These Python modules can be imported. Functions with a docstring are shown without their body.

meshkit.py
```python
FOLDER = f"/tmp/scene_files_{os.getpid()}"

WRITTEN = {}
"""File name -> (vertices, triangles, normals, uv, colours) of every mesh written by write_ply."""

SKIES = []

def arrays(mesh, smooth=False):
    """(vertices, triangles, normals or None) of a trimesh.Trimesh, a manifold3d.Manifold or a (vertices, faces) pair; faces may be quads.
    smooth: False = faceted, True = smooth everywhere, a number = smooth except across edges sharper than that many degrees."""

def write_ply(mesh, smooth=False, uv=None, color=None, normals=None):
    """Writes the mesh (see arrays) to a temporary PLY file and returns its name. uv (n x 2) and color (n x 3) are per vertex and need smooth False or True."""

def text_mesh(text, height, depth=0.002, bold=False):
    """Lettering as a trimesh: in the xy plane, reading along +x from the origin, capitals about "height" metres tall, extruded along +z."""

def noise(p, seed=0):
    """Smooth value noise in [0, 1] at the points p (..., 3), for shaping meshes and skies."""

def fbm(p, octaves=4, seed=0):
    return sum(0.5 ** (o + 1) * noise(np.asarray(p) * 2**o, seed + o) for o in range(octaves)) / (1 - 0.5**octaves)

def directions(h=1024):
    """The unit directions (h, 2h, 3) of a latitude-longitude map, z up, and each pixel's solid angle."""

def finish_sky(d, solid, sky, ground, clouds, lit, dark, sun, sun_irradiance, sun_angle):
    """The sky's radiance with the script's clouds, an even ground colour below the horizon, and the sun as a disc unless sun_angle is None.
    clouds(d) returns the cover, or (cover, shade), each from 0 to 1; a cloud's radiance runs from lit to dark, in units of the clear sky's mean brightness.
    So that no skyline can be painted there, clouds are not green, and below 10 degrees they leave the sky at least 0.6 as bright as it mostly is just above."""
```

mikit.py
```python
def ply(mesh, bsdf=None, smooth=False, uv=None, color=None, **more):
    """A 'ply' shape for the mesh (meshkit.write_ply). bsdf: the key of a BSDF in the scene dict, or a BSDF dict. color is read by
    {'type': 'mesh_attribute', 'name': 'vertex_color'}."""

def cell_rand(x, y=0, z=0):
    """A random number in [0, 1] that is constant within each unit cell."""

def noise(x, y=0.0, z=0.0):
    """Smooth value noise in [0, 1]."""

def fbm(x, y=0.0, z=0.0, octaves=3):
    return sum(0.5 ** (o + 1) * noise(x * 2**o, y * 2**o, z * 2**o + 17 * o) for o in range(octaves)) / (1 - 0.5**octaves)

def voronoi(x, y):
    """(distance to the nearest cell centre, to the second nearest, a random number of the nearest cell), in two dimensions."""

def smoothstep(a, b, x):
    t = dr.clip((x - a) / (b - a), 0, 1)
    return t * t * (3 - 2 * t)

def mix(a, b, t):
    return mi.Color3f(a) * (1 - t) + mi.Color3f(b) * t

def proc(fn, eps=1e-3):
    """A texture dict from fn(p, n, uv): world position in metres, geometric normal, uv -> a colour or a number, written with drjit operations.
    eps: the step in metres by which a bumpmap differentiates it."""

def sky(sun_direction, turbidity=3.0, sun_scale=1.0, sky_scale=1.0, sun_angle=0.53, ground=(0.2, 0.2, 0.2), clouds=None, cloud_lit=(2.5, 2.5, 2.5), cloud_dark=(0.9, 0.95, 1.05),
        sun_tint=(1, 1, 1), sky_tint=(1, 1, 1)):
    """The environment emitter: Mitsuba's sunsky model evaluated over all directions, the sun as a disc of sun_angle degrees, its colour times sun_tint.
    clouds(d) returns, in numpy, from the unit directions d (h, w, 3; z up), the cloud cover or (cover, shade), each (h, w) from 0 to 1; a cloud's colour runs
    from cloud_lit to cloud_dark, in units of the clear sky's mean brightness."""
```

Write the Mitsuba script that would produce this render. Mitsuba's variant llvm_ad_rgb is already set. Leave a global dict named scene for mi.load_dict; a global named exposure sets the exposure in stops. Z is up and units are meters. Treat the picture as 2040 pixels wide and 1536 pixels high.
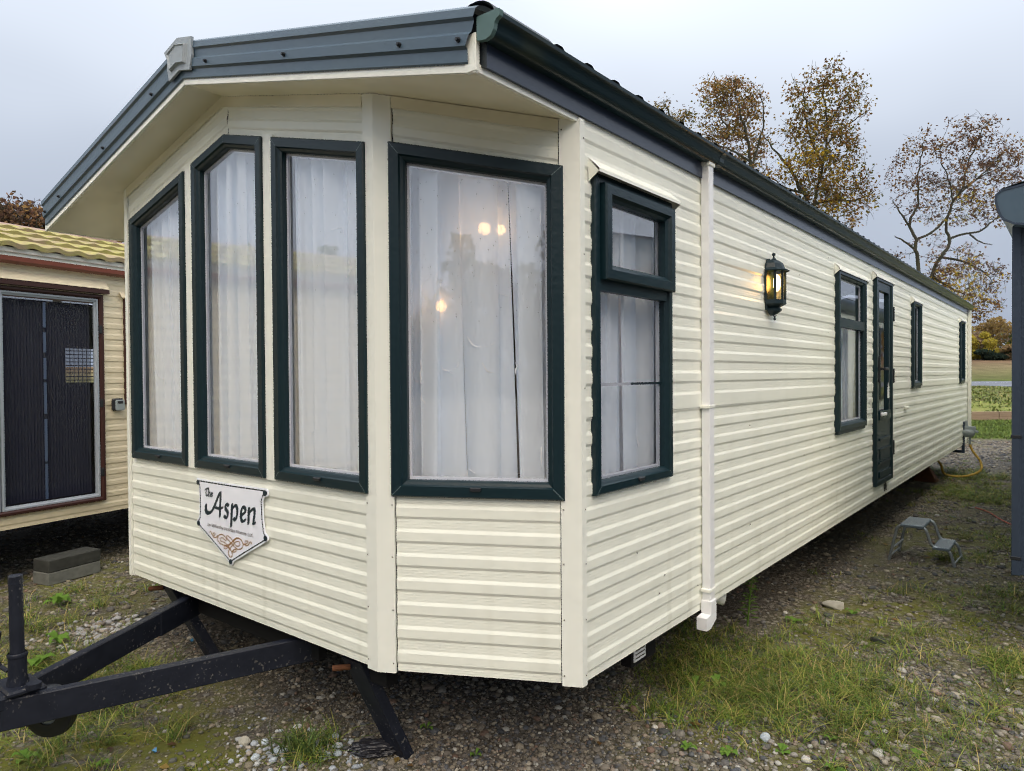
import math, random
import numpy as np, trimesh, drjit as dr, mitsuba as mi, mikit, meshkit
from shapely.geometry import Polygon, box as sbox, LineString, Point, MultiPoint
from shapely.ops import unary_union
from shapely import affinity
from mikit import proc, noise, fbm, voronoi, cell_rand, smoothstep, mix

# ------------------------------------------------------------------ camera, sky, exposure
CAM = np.array([3.278, -1.824, 1.649])
RT = np.array([0.77809, 0.62807, -0.00723]); UP = np.array([-0.00328, 0.01558, 0.99987])
RT = np.array([0.778439, 0.627678, -0.007233]); FW = np.array([-0.627631, 0.778381, -0.014173])
UP = np.cross(RT, FW)
T4 = mi.ScalarTransform4f
scene = {'type': 'scene'}
labels = {}
scene['camera'] = {'type': 'perspective', 'fov': 72.03, 'fov_axis': 'x', 'near_clip': 0.05, 'far_clip': 3000.0,
                   'to_world': T4().look_at(origin=CAM.tolist(), target=(CAM + FW).tolist(), up=UP.tolist())}

def cloud_cover(d):
    z = np.maximum(d[..., 2], 0.02)
    q = np.stack([d[..., 0] / (z + 0.35) * 1.1, d[..., 1] / (z + 0.35) * 1.1, z * 0.6], -1)
    n = meshkit.fbm(q + 11.3, 4, 5)
    s = np.clip((n - 0.28) / 0.42, 0, 1)
    # a thinner place in the cloud layer, with ragged edges
    g = np.array([-0.42, 0.74, 0.52]); g /= np.linalg.norm(g)
    e = np.clip(1 - (np.arccos(np.clip(d @ g, -1, 1)) + 0.16 * (meshkit.fbm(q * 2.3 + 3, 3, 9) - 0.5)) / 0.25, 0, 1)
    # an overcast sky is about three times as bright overhead as at the horizon
    return np.ones(z.shape), np.clip(1 - np.clip(d[..., 2], 0, 1) ** 1.15 - 0.17 * (1 - s) - 0.19 * e * e + 0.05, 0, 1)
scene['sky'] = mikit.sky([0.55, -0.58, 0.85], turbidity=4, sun_scale=0.3, sun_angle=45.0, clouds=cloud_cover,
                         cloud_lit=(3.2, 3.40, 3.66), cloud_dark=(0.545, 0.655, 0.865), sun_tint=(1.0, 1.0, 1.0))
exposure = 2.34

# ------------------------------------------------------------------ helpers
def rgb(*c): return {'type': 'rgb', 'value': list(c)}
def numbered(base):
    if base not in used: used.add(base); return base
    k = 1
    while f'{base}_{k:03d}' in used: k += 1
    used.add(f'{base}_{k:03d}'); return f'{base}_{k:03d}'
used = set()
def obj(name, mesh, bsdf, parent=None, smooth=False, label=None, cat=None, group=None, kind=None, key=None, **more):
    key = key or numbered((parent + '__' if parent else '') + name)
    if isinstance(mesh, MB): mesh = mesh.get()
    scene[key] = mikit.ply(mesh, 'mat_' + bsdf, smooth=smooth, **more)
    e = {}
    if label: e['label'] = label
    if cat: e['category'] = cat
    if group: e['group'] = group
    if kind: e['kind'] = kind
    if e: labels[key] = e
    return key
def thing(name, label, cat, group=None):
    key = numbered(name); labels[key] = {'label': label, 'category': cat}
    if group: labels[key]['group'] = group
    return key
class Frame:
    def __init__(s, o, u): s.o = np.array(o, float); s.u = np.array(u, float); s.v = np.array([0, 0, 1.0]); s.w = np.cross(s.u, s.v)
    def __call__(s, p):
        p = np.asarray(p, float)
        return s.o + p[..., 0:1] * s.u + p[..., 1:2] * s.v + p[..., 2:3] * s.w
class MB:
    def __init__(s): s.v = []; s.f = []; s.n = 0
    def add(s, v, f):
        v = np.asarray(v, float); f = np.asarray(f, int)
        if f.shape[1] == 4: f = np.vstack([f[:, [0, 1, 2]], f[:, [0, 2, 3]]])
        s.v.append(v); s.f.append(f + s.n); s.n += len(v); return s
    def mesh(s, m, M=None):
        v = np.array(m.vertices)
        return s.add(v if M is None else M(v), m.faces)
    def box(s, a, b, fr=None, c=0.0):
        a, b = np.minimum(a, b), np.maximum(a, b)
        if c > 0:
            pts = []
            for i in range(8):
                k = [(i >> j) & 1 for j in range(3)]
                base = [b[j] if k[j] else a[j] for j in range(3)]
                for j in range(3):
                    q = list(base)
                    for l in range(3):
                        if l != j: q[l] += -c if k[l] else c
                    pts.append(q)
            m = trimesh.convex.convex_hull(np.array(pts)); v, f = np.array(m.vertices), m.faces
        else:
            v = np.array([[x, y, z] for x in (a[0], b[0]) for y in (a[1], b[1]) for z in (a[2], b[2])])
            f = np.array([[0, 1, 3, 2], [4, 6, 7, 5], [0, 4, 5, 1], [2, 3, 7, 6], [0, 2, 6, 4], [1, 5, 7, 3]])
        return s.add(v if fr is None else fr(v), f)
    def tube(s, pts, r, sides=10, caps=True):
        p = np.asarray(pts, float); n = len(p)
        t = np.gradient(p, axis=0); t /= np.linalg.norm(t, axis=1, keepdims=True) + 1e-12
        ref = np.array([0, 0, 1.0]) if abs(t[0, 2]) < .9 else np.array([1.0, 0, 0])
        a = np.cross(t[0], ref); a /= np.linalg.norm(a); V = []
        r = np.broadcast_to(r, (n,))
        ang = np.arange(sides) * 2 * np.pi / sides
        for i in range(n):
            a = a - t[i] * (a @ t[i]); a /= np.linalg.norm(a) + 1e-12; b = np.cross(t[i], a)
            V.append(p[i] + r[i] * (np.cos(ang)[:, None] * a + np.sin(ang)[:, None] * b))
        V = np.concatenate(V); F = []
        for i in range(n - 1):
            for j in range(sides):
                k = (j + 1) % sides; F.append([i * sides + j, i * sides + k, (i + 1) * sides + k, (i + 1) * sides + j])
        s.add(V, F)
        if caps:
            for i, sg in ((0, -1), (n - 1, 1)):
                ring = V[i * sides:(i + 1) * sides]; c = ring.mean(0)
                s.add(np.vstack([ring, c]), [[(j + 1) % sides, j, sides] if sg < 0 else [j, (j + 1) % sides, sides] for j in range(sides)])
        return s
    def poly(s, P, w, fr, flip=False):
        for g in getattr(P, 'geoms', [P]):
            if g.is_empty or g.area < 1e-8 or g.geom_type != 'Polygon': continue
            v, f = trimesh.creation.triangulate_polygon(g, engine='earcut')
            w_ = w(v[:, 1]) if callable(w) else np.full(len(v), w)
            s.add(fr(np.c_[v, w_]), np.asarray(f)[:, ::-1] if flip else f)
        return s
    def prism(s, P, w0, w1, fr):
        for g in getattr(P, 'geoms', [P]):
            if g.is_empty or g.geom_type != 'Polygon': continue
            m = trimesh.creation.extrude_polygon(g, w1 - w0, engine='earcut'); v = np.array(m.vertices); v[:, 2] += w0
            s.add(fr(v), m.faces)
        return s
    def loft(s, rings, closed=True, cap0=False, cap1=False):
        n = len(rings[0]); V = np.concatenate(rings); F = []
        for i in range(len(rings) - 1):
            for j in range(n if closed else n - 1):
                k = (j + 1) % n; F.append([i * n + j, i * n + k, (i + 1) * n + k, (i + 1) * n + j])
        s.add(V, F)
        for c, i in ((cap0, 0), (cap1, len(rings) - 1)):
            if c: s.add(np.vstack([rings[i], np.mean(rings[i], 0)]), [[j, (j + 1) % n, n] for j in range(n)])
        return s
    def lathe(s, prof, o, sides=16, arc=(0, 2 * np.pi), fr=None):
        full = abs(arc[1] - arc[0] - 2 * np.pi) < 1e-6
        ang = np.linspace(arc[0], arc[1], sides + 1)[:sides if full else None]
        rings = [np.c_[o[0] + r * np.cos(ang), o[1] + r * np.sin(ang), np.full(len(ang), o[2] + z)] for r, z in prof]
        if fr: rings = [fr(q) for q in rings]
        return s.loft(rings, closed=full)
    def get(s): return (np.concatenate(s.v), np.concatenate(s.f))
def inset(poly, d):
    """Each vertex of a convex counter-clockwise outline moved inwards by d (mitred)."""
    p = np.asarray(poly, float); n = len(p); out = []
    for i in range(n):
        e0 = p[i] - p[i - 1]; e1 = p[(i + 1) % n] - p[i]
        n0 = np.array([-e0[1], e0[0]]) / np.linalg.norm(e0); n1 = np.array([-e1[1], e1[0]]) / np.linalg.norm(e1)
        out.append(p[i] + (n0 + n1) * d / (1 + n0 @ n1))
    return np.array(out)
def rect(a, b, c, d): return [(a, b), (c, b), (c, d), (a, d)]
def smooth_path(pts, n=8):
    p = np.asarray(pts, float); q = np.vstack([2 * p[0] - p[1], p, 2 * p[-1] - p[-2]]); out = []
    for i in range(1, len(q) - 2):
        for t in np.linspace(0, 1, n, endpoint=False):
            a, b, c, d = q[i - 1:i + 3]
            out.append(0.5 * (2 * b + (c - a) * t + (2 * a - 5 * b + 4 * c - d) * t * t + (3 * b - a - 3 * c + d) * t ** 3))
    return np.array(out + [p[-1]])
WORLD = lambda v: v

# ------------------------------------------------------------------ materials
def mat(key, base, rough=0.5, spec=0.5, metal=0.0, bump=None, bscale=1.0, eps=1e-3, two=True, **kw):
    b = {'type': 'principled', 'base_color': base if isinstance(base, dict) else rgb(*base), 'roughness': rough, 'specular': spec, 'metallic': metal, **kw}
    if bump is not None: b = {'type': 'bumpmap', 'arbitrary': proc(bump, eps), 'scale': bscale, 'bsdf': b}
    scene['mat_' + key] = {'type': 'twosided', 'bsdf': b} if two else b
def cream_fn(p, n, uv):
    f = fbm(p.x * 1.3 + 5, p.y * 0.9, p.z * 2.6) - 0.5
    run = noise(p.x * 23 + 3, p.y * 19, p.z * 0.9)
    low = smoothstep(0.95, 0.48, p.z) * (0.32 + 0.68 * smoothstep(4.0, 10.0, p.y))
    dirt = dr.clip(smoothstep(0.55, 0.85, run) * (0.40 * low + 0.035) + low * 0.22 * fbm(p.x * 4, p.y * 4, p.z * 9), 0, 1)
    return mix(mi.Color3f(0.765, 0.778, 0.690) * (1 + 0.07 * f), mi.Color3f(0.33, 0.31, 0.20), dirt)
mat('cream_paint', proc(cream_fn), 0.36, 0.38, bump=lambda p, n, uv: noise(p.x * 2.6, p.y * 2.2, p.z * 5) + .4 * noise(p.x * 7, p.y * 6, p.z * 11), bscale=0.0035, eps=5e-3)
mat('cream_trim', (0.775, 0.785, 0.710), 0.3, 0.45)
def soff_fn(p, n, uv):
    f = fbm(p.x * 2.3, p.y * 2.9, p.z * 2)
    return mix(mi.Color3f(0.76, 0.725, 0.575), mi.Color3f(0.50, 0.48, 0.33), smoothstep(0.45, 0.85, f) * 0.55)
mat('soffit_paint', proc(soff_fn), 0.22, 0.5)
mat('white_plastic', (0.74, 0.75, 0.76), 0.3, 0.5)
def grain(p, n, uv): return noise(p.x * 60, p.y * 60, p.z * 60) + 0.6 * noise(p.x * 150, p.y * 150, p.z * 150)
mat('green_frame', (0.0035, 0.017, 0.023), 0.36, 0.36, bump=grain, bscale=0.0006, eps=2e-3)
mat('spacer_dull', (0.16, 0.21, 0.21), 0.5, 0.4)
mat('spacer_grey', (0.52, 0.54, 0.60), 0.4, 0.5)
def fascia_fn(p, n, uv):
    f = fbm(p.x * 3, p.y * 3, p.z * 7)
    return mix(mi.Color3f(0.054, 0.093, 0.138), mi.Color3f(0.072, 0.108, 0.138), f)
mat('fascia_metal', proc(fascia_fn), 0.36, 0.5)
mat('badge_plastic', (0.30, 0.34, 0.37), 0.45, 0.4)
def gutter_fn(p, n, uv):
    alg = smoothstep(2.5, 9.0, p.y) * smoothstep(0.40, 0.62, fbm(p.x * 9, p.y * 1.4, p.z * 14)) + 0.5 * smoothstep(0.62, 0.8, fbm(p.y * 3, p.z * 9, p.x))
    return mix(mi.Color3f(0.009, 0.024, 0.030), mi.Color3f(0.060, 0.066, 0.032), dr.clip(alg, 0, 1) * 0.75)
mat('gutter_plastic', proc(gutter_fn), 0.32, 0.28)
mat('eave_board', (0.028, 0.040, 0.068), 0.22, 0.42)
mat('cap_plastic', (0.085, 0.15, 0.145), 0.5, 0.4)
mat('roof_dark', (0.022, 0.028, 0.032), 0.45, 0.4)
def wear(p, n, uv):
    s = smoothstep(0.66, 0.74, fbm(p.x * 120, p.y * 120, p.z * 70)) * smoothstep(0.42, 0.66, fbm(p.x * 9, p.y * 9, p.z * 6))
    c = mix(mi.Color3f(0.005, 0.007, 0.014), mi.Color3f(0.014, 0.017, 0.028), fbm(p.x * 15, p.y * 15, p.z * 15))
    return mix(c, mi.Color3f(0.20, 0.19, 0.17), s * 0.45)
mat('black_steel', proc(wear), 0.48, 0.35, bump=lambda p, n, uv: fbm(p.x * 70, p.y * 70, p.z * 70), bscale=0.0012, eps=2e-3)
mat('under_dark', (0.010, 0.010, 0.011), 0.8, 0.2)
mat('black_plastic', (0.012, 0.014, 0.018), 0.4, 0.5)
mat('rust', proc(lambda p, n, uv: mix(mi.Color3f(0.05, 0.022, 0.012), mi.Color3f(0.15, 0.062, 0.028), fbm(p.x * 90, p.y * 90, p.z * 90))), 0.8, 0.2)
scene['mat_door_glass'] = {'type': 'thindielectric', 'int_ior': 1.22}
scene['mat_window_glass'] = {'type': 'thindielectric', 'int_ior': 2.15}
scene['mat_curtain_net'] = {'type': 'mask', 'opacity': 0.965, 'bsdf': {'type': 'principledthin', 'base_color': rgb(0.845, 0.91, 0.99), 'roughness': 0.9, 'diff_trans': 0.24, 'spec_trans': 0.0, 'eta': 1.3}}
mat('embroidery', (0.95, 0.95, 0.96), 0.3, 0.8)
mat('interior', (0.13, 0.13, 0.135), 0.7, 0.3)
mat('droplet', (0.30, 0.32, 0.35), 0.15, 0.8)
mat('sign_white', (0.82, 0.84, 0.91), 0.25, 0.5)
mat('sign_ink', (0.008, 0.022, 0.032), 0.3, 0.5)
mat('sign_small_ink', (0.13, 0.12, 0.11), 0.4, 0.4)
mat('sign_gold', (0.24, 0.115, 0.025), 0.35, 0.5)
mat('lantern_metal', (0.008, 0.020, 0.026), 0.4, 0.35)
scene['mat_lantern_glass'] = {'type': 'thindielectric', 'int_ior': 1.5, 'specular_transmittance': rgb(0.98, 0.80, 0.45)}
mat('bulb_white', (0.9, 0.8, 0.6), 0.4)
def conc(p, n, uv): return mix(mi.Color3f(0.105, 0.112, 0.100), mi.Color3f(0.20, 0.205, 0.185), fbm(p.x * 26, p.y * 26, p.z * 26, 4))
mat('concrete', proc(conc), 0.9, 0.2, bump=lambda p, n, uv: fbm(p.x * 55, p.y * 55, p.z * 55), bscale=0.004, eps=3e-3)
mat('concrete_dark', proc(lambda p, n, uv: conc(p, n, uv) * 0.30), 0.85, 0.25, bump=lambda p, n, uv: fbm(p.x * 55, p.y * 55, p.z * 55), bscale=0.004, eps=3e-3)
def beige_fn(p, n, uv):
    f = fbm(p.x * 1.7, p.y * 1.7, p.z * 3) - 0.5
    low = smoothstep(0.72, 0.5, p.z) * smoothstep(0.5, 0.7, fbm(p.x * 5, p.y * 5, p.z * 5))
    return mix(mi.Color3f(0.70, 0.615, 0.440) * (1 + 0.1 * f), mi.Color3f(0.33, 0.28, 0.17), low * 0.5)
mat('beige_paint', proc(beige_fn), 0.35, 0.4)
mat('brown_frame', (0.040, 0.013, 0.010), 0.45, 0.4)
mat('gutter_red', (0.17, 0.045, 0.025), 0.4, 0.4)
def moss_fn(p, n, uv):
    f = fbm(p.x * 6, p.y * 6, p.z * 6, 4)
    c = mix(mi.Color3f(0.30, 0.235, 0.155), mi.Color3f(0.33, 0.295, 0.115), smoothstep(0.30, 0.60, f))
    return mix(c, mi.Color3f(0.27, 0.265, 0.075), smoothstep(0.55, 0.75, fbm(p.x * 17, p.y * 17, p.z * 17)) * 0.7)
mat('mossy_tile', proc(moss_fn), 0.85, 0.2)
mat('dusty_pink', (0.42, 0.30, 0.26), 0.6, 0.3)
mat('grey_trim', (0.33, 0.37, 0.42), 0.35, 0.5)
mat('pleat_blind', (0.020, 0.026, 0.050), 0.55, 0.4)
mat('dark_slate', (0.030, 0.044, 0.070), 0.38, 0.45, bump=grain, bscale=0.0008, eps=2e-3)
mat('galvanised', (0.40, 0.44, 0.46), 0.38, 0.5, metal=0.75)
mat('tread_metal', (0.15, 0.19, 0.22), 0.5, 0.5, metal=0.5)
mat('regulator_grey', (0.27, 0.31, 0.32), 0.55, 0.4)
mat('hose_yellow', (0.42, 0.27, 0.03), 0.5, 0.4)
mat('cable_red', (0.40, 0.09, 0.06), 0.5, 0.4)
mat('timber', proc(lambda p, n, uv: mix(mi.Color3f(0.20, 0.135, 0.090), mi.Color3f(0.35, 0.27, 0.20), fbm(p.x * 1.5, p.y * 1.5, p.z * 40))), 0.85, 0.2)
mat('asphalt', proc(lambda p, n, uv: mix(mi.Color3f(0.095, 0.105, 0.125), mi.Color3f(0.135, 0.145, 0.17), fbm(p.x * .3, p.y * .3, 0))), 0.55, 0.4)
mat('road_line', (0.30, 0.32, 0.36), 0.6, 0.3)
mat('rag_black', (0.016, 0.016, 0.020), 0.35, 0.5)
mat('scrap_blue', (0.06, 0.22, 0.40), 0.4, 0.5)
mat('bark', proc(lambda p, n, uv: mix(mi.Color3f(0.030, 0.028, 0.024), mi.Color3f(0.085, 0.085, 0.060), fbm(p.x * 5, p.y * 5, p.z * 2))), 0.9, 0.2)
VC = {'type': 'mesh_attribute', 'name': 'vertex_color'}
scene['mat_leaf'] = {'type': 'principledthin', 'base_color': VC, 'roughness': 0.55, 'diff_trans': 0.85, 'spec_trans': 0.0, 'eta': 1.35}
scene['mat_blade'] = {'type': 'twosided', 'bsdf': {'type': 'principled', 'base_color': VC, 'roughness': 0.6, 'specular': 0.25}}
scene['mat_pebble'] = {'type': 'twosided', 'bsdf': {'type': 'principled', 'base_color': VC, 'roughness': 0.75, 'specular': 0.3}}
mat('rock', proc(lambda p, n, uv: mix(mi.Color3f(0.26, 0.25, 0.21), mi.Color3f(0.42, 0.40, 0.33), fbm(p.x * 30, p.y * 30, p.z * 30))), 0.85, 0.25)
mat('pale_stone', proc(lambda p, n, uv: mix(mi.Color3f(0.30, 0.36, 0.41), mi.Color3f(0.50, 0.55, 0.58), fbm(p.x * 60, p.y * 60, p.z * 60))), 0.8, 0.3)
scene['mat_leaf_green'] = {'type': 'principledthin', 'base_color': rgb(0.15, 0.27, 0.05), 'roughness': 0.5, 'diff_trans': 0.6, 'spec_trans': 0.0, 'eta': 1.4}

# ------------------------------------------------------------------ the ground
RH = np.array([0.77846, 0.62769]); FH = np.array([-0.62769, 0.77846])
def depth(x, y): return (x - CAM[0]) * FH[0] + (y - CAM[1]) * FH[1]
def across(x, y): return (x - CAM[0]) * RH[0] + (y - CAM[1]) * RH[1]
def from_da(d, a): return CAM[0] + d * FH[0] + a * RH[0], CAM[1] + d * FH[1] + a * RH[1]
# grassy and mossy places of the yard: x, y, radius, strength
GRASS = [(1.75, 1.75, .42, .9), (2.1, 1.75, .45, 1.0), (2.15, 2.15, .42, 1.0), (2.5, 1.75, .35, .8), (1.6, 2.2, .35, .7), (2.75, 2.3, .25, .35), (1.62, 1.35, .25, .5),
         (3.05, 2.95, .4, .8), (2.85, 4.3, .35, .5), (2.5, 5.6, .3, .3), (2.9, 6.5, .5, .6), (2.3, 9.3, .7, .8), (1.9, 11.4, .6, .7), (2.55, 3.2, .2, .35), (2.3, 4.0, .22, .25), (3.1, 2.1, .25, .35), (2.75, 3.6, .2, .3),
         (.66, -.02, .16, .8), (-1.25, -.35, .3, .55), (-.9, -.2, .35, .5), (-2.4, .1, .4, .3), (-1.0, -.9, .6, .5), (-.3, -.55, .35, .5), (-1.8, -.9, .8, .4), (2.9, 1.6, .3, .6), (2.3, 2.9, .3, .35)]
MOSS = [(2.5, 3.6, 1.2, .62), (2.3, 6.0, 1.6, .5), (2.0, 2.6, .6, .5), (-2.6, .6, 1.2, .45), (1.9, 1.9, .9, .8), (-.6, -1.2, 1.4, .9), (.4, .05, .5, .5), (-1.6, -.1, .7, .45), (3.05, 3.0, .6, .6), (2.4, 5.2, .8, .3), (-.2, -.75, .8, 1.0), (.25, -.35, .45, .9), (-1.3, -.6, .8, .7), (-.45, .1, .5, .7), (-2.2, -.4, 1.0, .5), (2.2, 1.9, .8, .5), (2.7, 4.0, 1.0, .40), (2.2, 9.5, 1.5, .6), (2.9, 2.2, .5, .35), (.1, -1.4, .9, .8)]
def patch_np(P, x, y):
    o = np.zeros_like(x)
    for a, b, r, s in P: o = np.maximum(o, s * np.exp(-((x - a) ** 2 + (y - b) ** 2) / (r * r)))
    return o
def ground_h(x, y):
    d = depth(x, y); P = np.stack([x, y, np.zeros_like(x)], -1)
    near = np.clip(1 - (np.hypot(x - 1, y - 2) - 14) / 10, 0, 1)
    h = near * ((meshkit.fbm(P * 1.1, 3, 3) - .5) * 0.05 + (meshkit.fbm(P * 7, 3, 4) - .5) * 0.022)
    t = np.clip((d - 118) / 90, 0, 1); t = t * t * (3 - 2 * t)
    verge = np.clip((d - 24) / 6, 0, 1) * np.clip((66 - d) / 6, 0, 1)
    return h + t * 5.2 + verge * (0.25 + 0.35 * (meshkit.fbm(P * .35, 3, 6) - .3))
ax = np.unique(np.round(np.concatenate([np.arange(-6, 8, .07), -6 - np.geomspace(.1, 1400, 60), 8 + np.geomspace(.1, 1400, 60)]), 4))
ay = np.unique(np.round(np.concatenate([np.arange(-3.5, 9, .07), np.arange(9, 30, .35), -3.5 - np.geomspace(.1, 1400, 60), 30 + np.geomspace(.5, 1400, 110)]), 4))
GX, GY = np.meshgrid(ax, ay, indexing='ij')
GZ = ground_h(GX, GY)
ii, jj = np.meshgrid(np.arange(len(ax) - 1), np.arange(len(ay) - 1), indexing='ij'); q0 = (ii * len(ay) + jj).ravel()
gf = np.c_[q0, q0 + len(ay), q0 + len(ay) + 1, q0 + 1]
def ground_fn(p, n, uv):
    d = (p.x - CAM[0]) * FH[0] + (p.y - CAM[1]) * FH[1]
    big = fbm(p.x * 0.9 + 7, p.y * 0.9, 0, 4)
    fine = fbm(p.x * 14, p.y * 14, 0, 4)
    _, _, vr = voronoi(p.x * 85, p.y * 85)
    v1, v2, vs = voronoi(p.x * 22, p.y * 22)
    soil = mix(mi.Color3f(0.038, 0.032, 0.024), mi.Color3f(0.092, 0.078, 0.058), fine)
    grit = mix(mi.Color3f(0.050, 0.046, 0.040), mi.Color3f(0.24, 0.22, 0.19), vr * vr * vr)
    g = mix(soil, grit, 0.55)
    g = mix(g, mix(mi.Color3f(0.10, 0.08, 0.065), mi.Color3f(0.25, 0.23, 0.20), vs), smoothstep(0.42, 0.25, v1) * smoothstep(0.35, 0.6, big))
    moss = mi.Float(0)
    for a, b, r, s in MOSS: moss = dr.maximum(moss, s * dr.exp(-(dr.square(p.x - a) + dr.square(p.y - b)) / (r * r)))
    for a, b, r, s in GRASS: moss = dr.maximum(moss, 0.7 * s * dr.exp(-(dr.square(p.x - a) + dr.square(p.y - b)) / (1.2 * r * r)))
    under = smoothstep(-1.9, -1.6, p.x) * smoothstep(1.85, 1.5, p.x) * smoothstep(-0.1, 0.4, p.y) * smoothstep(12.5, 11.9, p.y)
    moss = dr.clip(moss * 1.2 * smoothstep(0.28, 0.52, fbm(p.x * 7, p.y * 7, 3, 4)) + 0.5 * smoothstep(0.55, 0.75, big) * smoothstep(0.4, 0.62, fbm(p.x * 9, p.y * 9, 1)), 0, 1) * (1 - under)
    g = mix(g, mix(mi.Color3f(0.125, 0.115, 0.018), mi.Color3f(0.080, 0.098, 0.018), fine), moss * 0.9)
    # beyond the yard: turf, weeds, field
    lawn = mix(mi.Color3f(0.075, 0.115, 0.018), mi.Color3f(0.16, 0.17, 0.040), fbm(p.x * 1.1, p.y * 1.1, 2, 4))
    g = mix(g, lawn, smoothstep(16.0, 18.5, d + 3.0 * (big - 0.5)))
    weeds = mix(mi.Color3f(0.105, 0.145, 0.030), mi.Color3f(0.22, 0.20, 0.075), fbm(p.x * .5, p.y * .5, 4, 4))
    g = mix(g, weeds, smoothstep(25, 27, d))
    field = mix(mi.Color3f(0.105, 0.135, 0.035), mi.Color3f(0.215, 0.175, 0.095), smoothstep(116, 175, d + 16 * (fbm(p.x * .12, p.y * .12, 1) - .5)))
    field = mix(field, mi.Color3f(0.185, 0.115, 0.070), smoothstep(160, 200, d + 20 * (fbm(p.x * .08, p.y * .08, 9) - .5)))
    field = field * (0.38 + 0.50 * fbm(p.x * .5, p.y * .5, 5, 4))
    return mix(g, field, smoothstep(112, 116, d))
mat('ground_soil', proc(ground_fn), 0.92, 0.15, bump=lambda p, n, uv: fbm(p.x * 40, p.y * 40, 0, 3), bscale=0.006, eps=4e-3)
obj('ground', (np.c_[GX.ravel(), GY.ravel(), GZ.ravel()], gf), 'ground_soil', smooth=True, kind='structure', label='gravel yard with moss and grass, running to a field')
def strip(d0, d1, a0, a1, z, n=12):
    v = []; a = np.linspace(a0, a1, n)
    for dd in (d0, d1):
        x, y = from_da(dd, a); v.append(np.c_[x, y, np.full(n, z)])
    return np.vstack(v), [[i, i + 1, n + i + 1, n + i] for i in range(n - 1)]
obj('road', strip(70, 112, -400, 400, 0.20), 'asphalt', kind='structure', label='grey road crossing between verge and field')
for dd, w in ((71.5, .5), (99, .8)):
    obj('painted_line', strip(dd, dd + w * 2, -400, 400, 0.215), 'road_line', 'road')

rng = np.random.default_rng(7)
def in_view(x, y, m=0.0):
    d, a = depth(x, y), across(x, y)
    return (d > 1.6) & (np.abs(a) < d * (0.735 + m) + 0.15)

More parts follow.
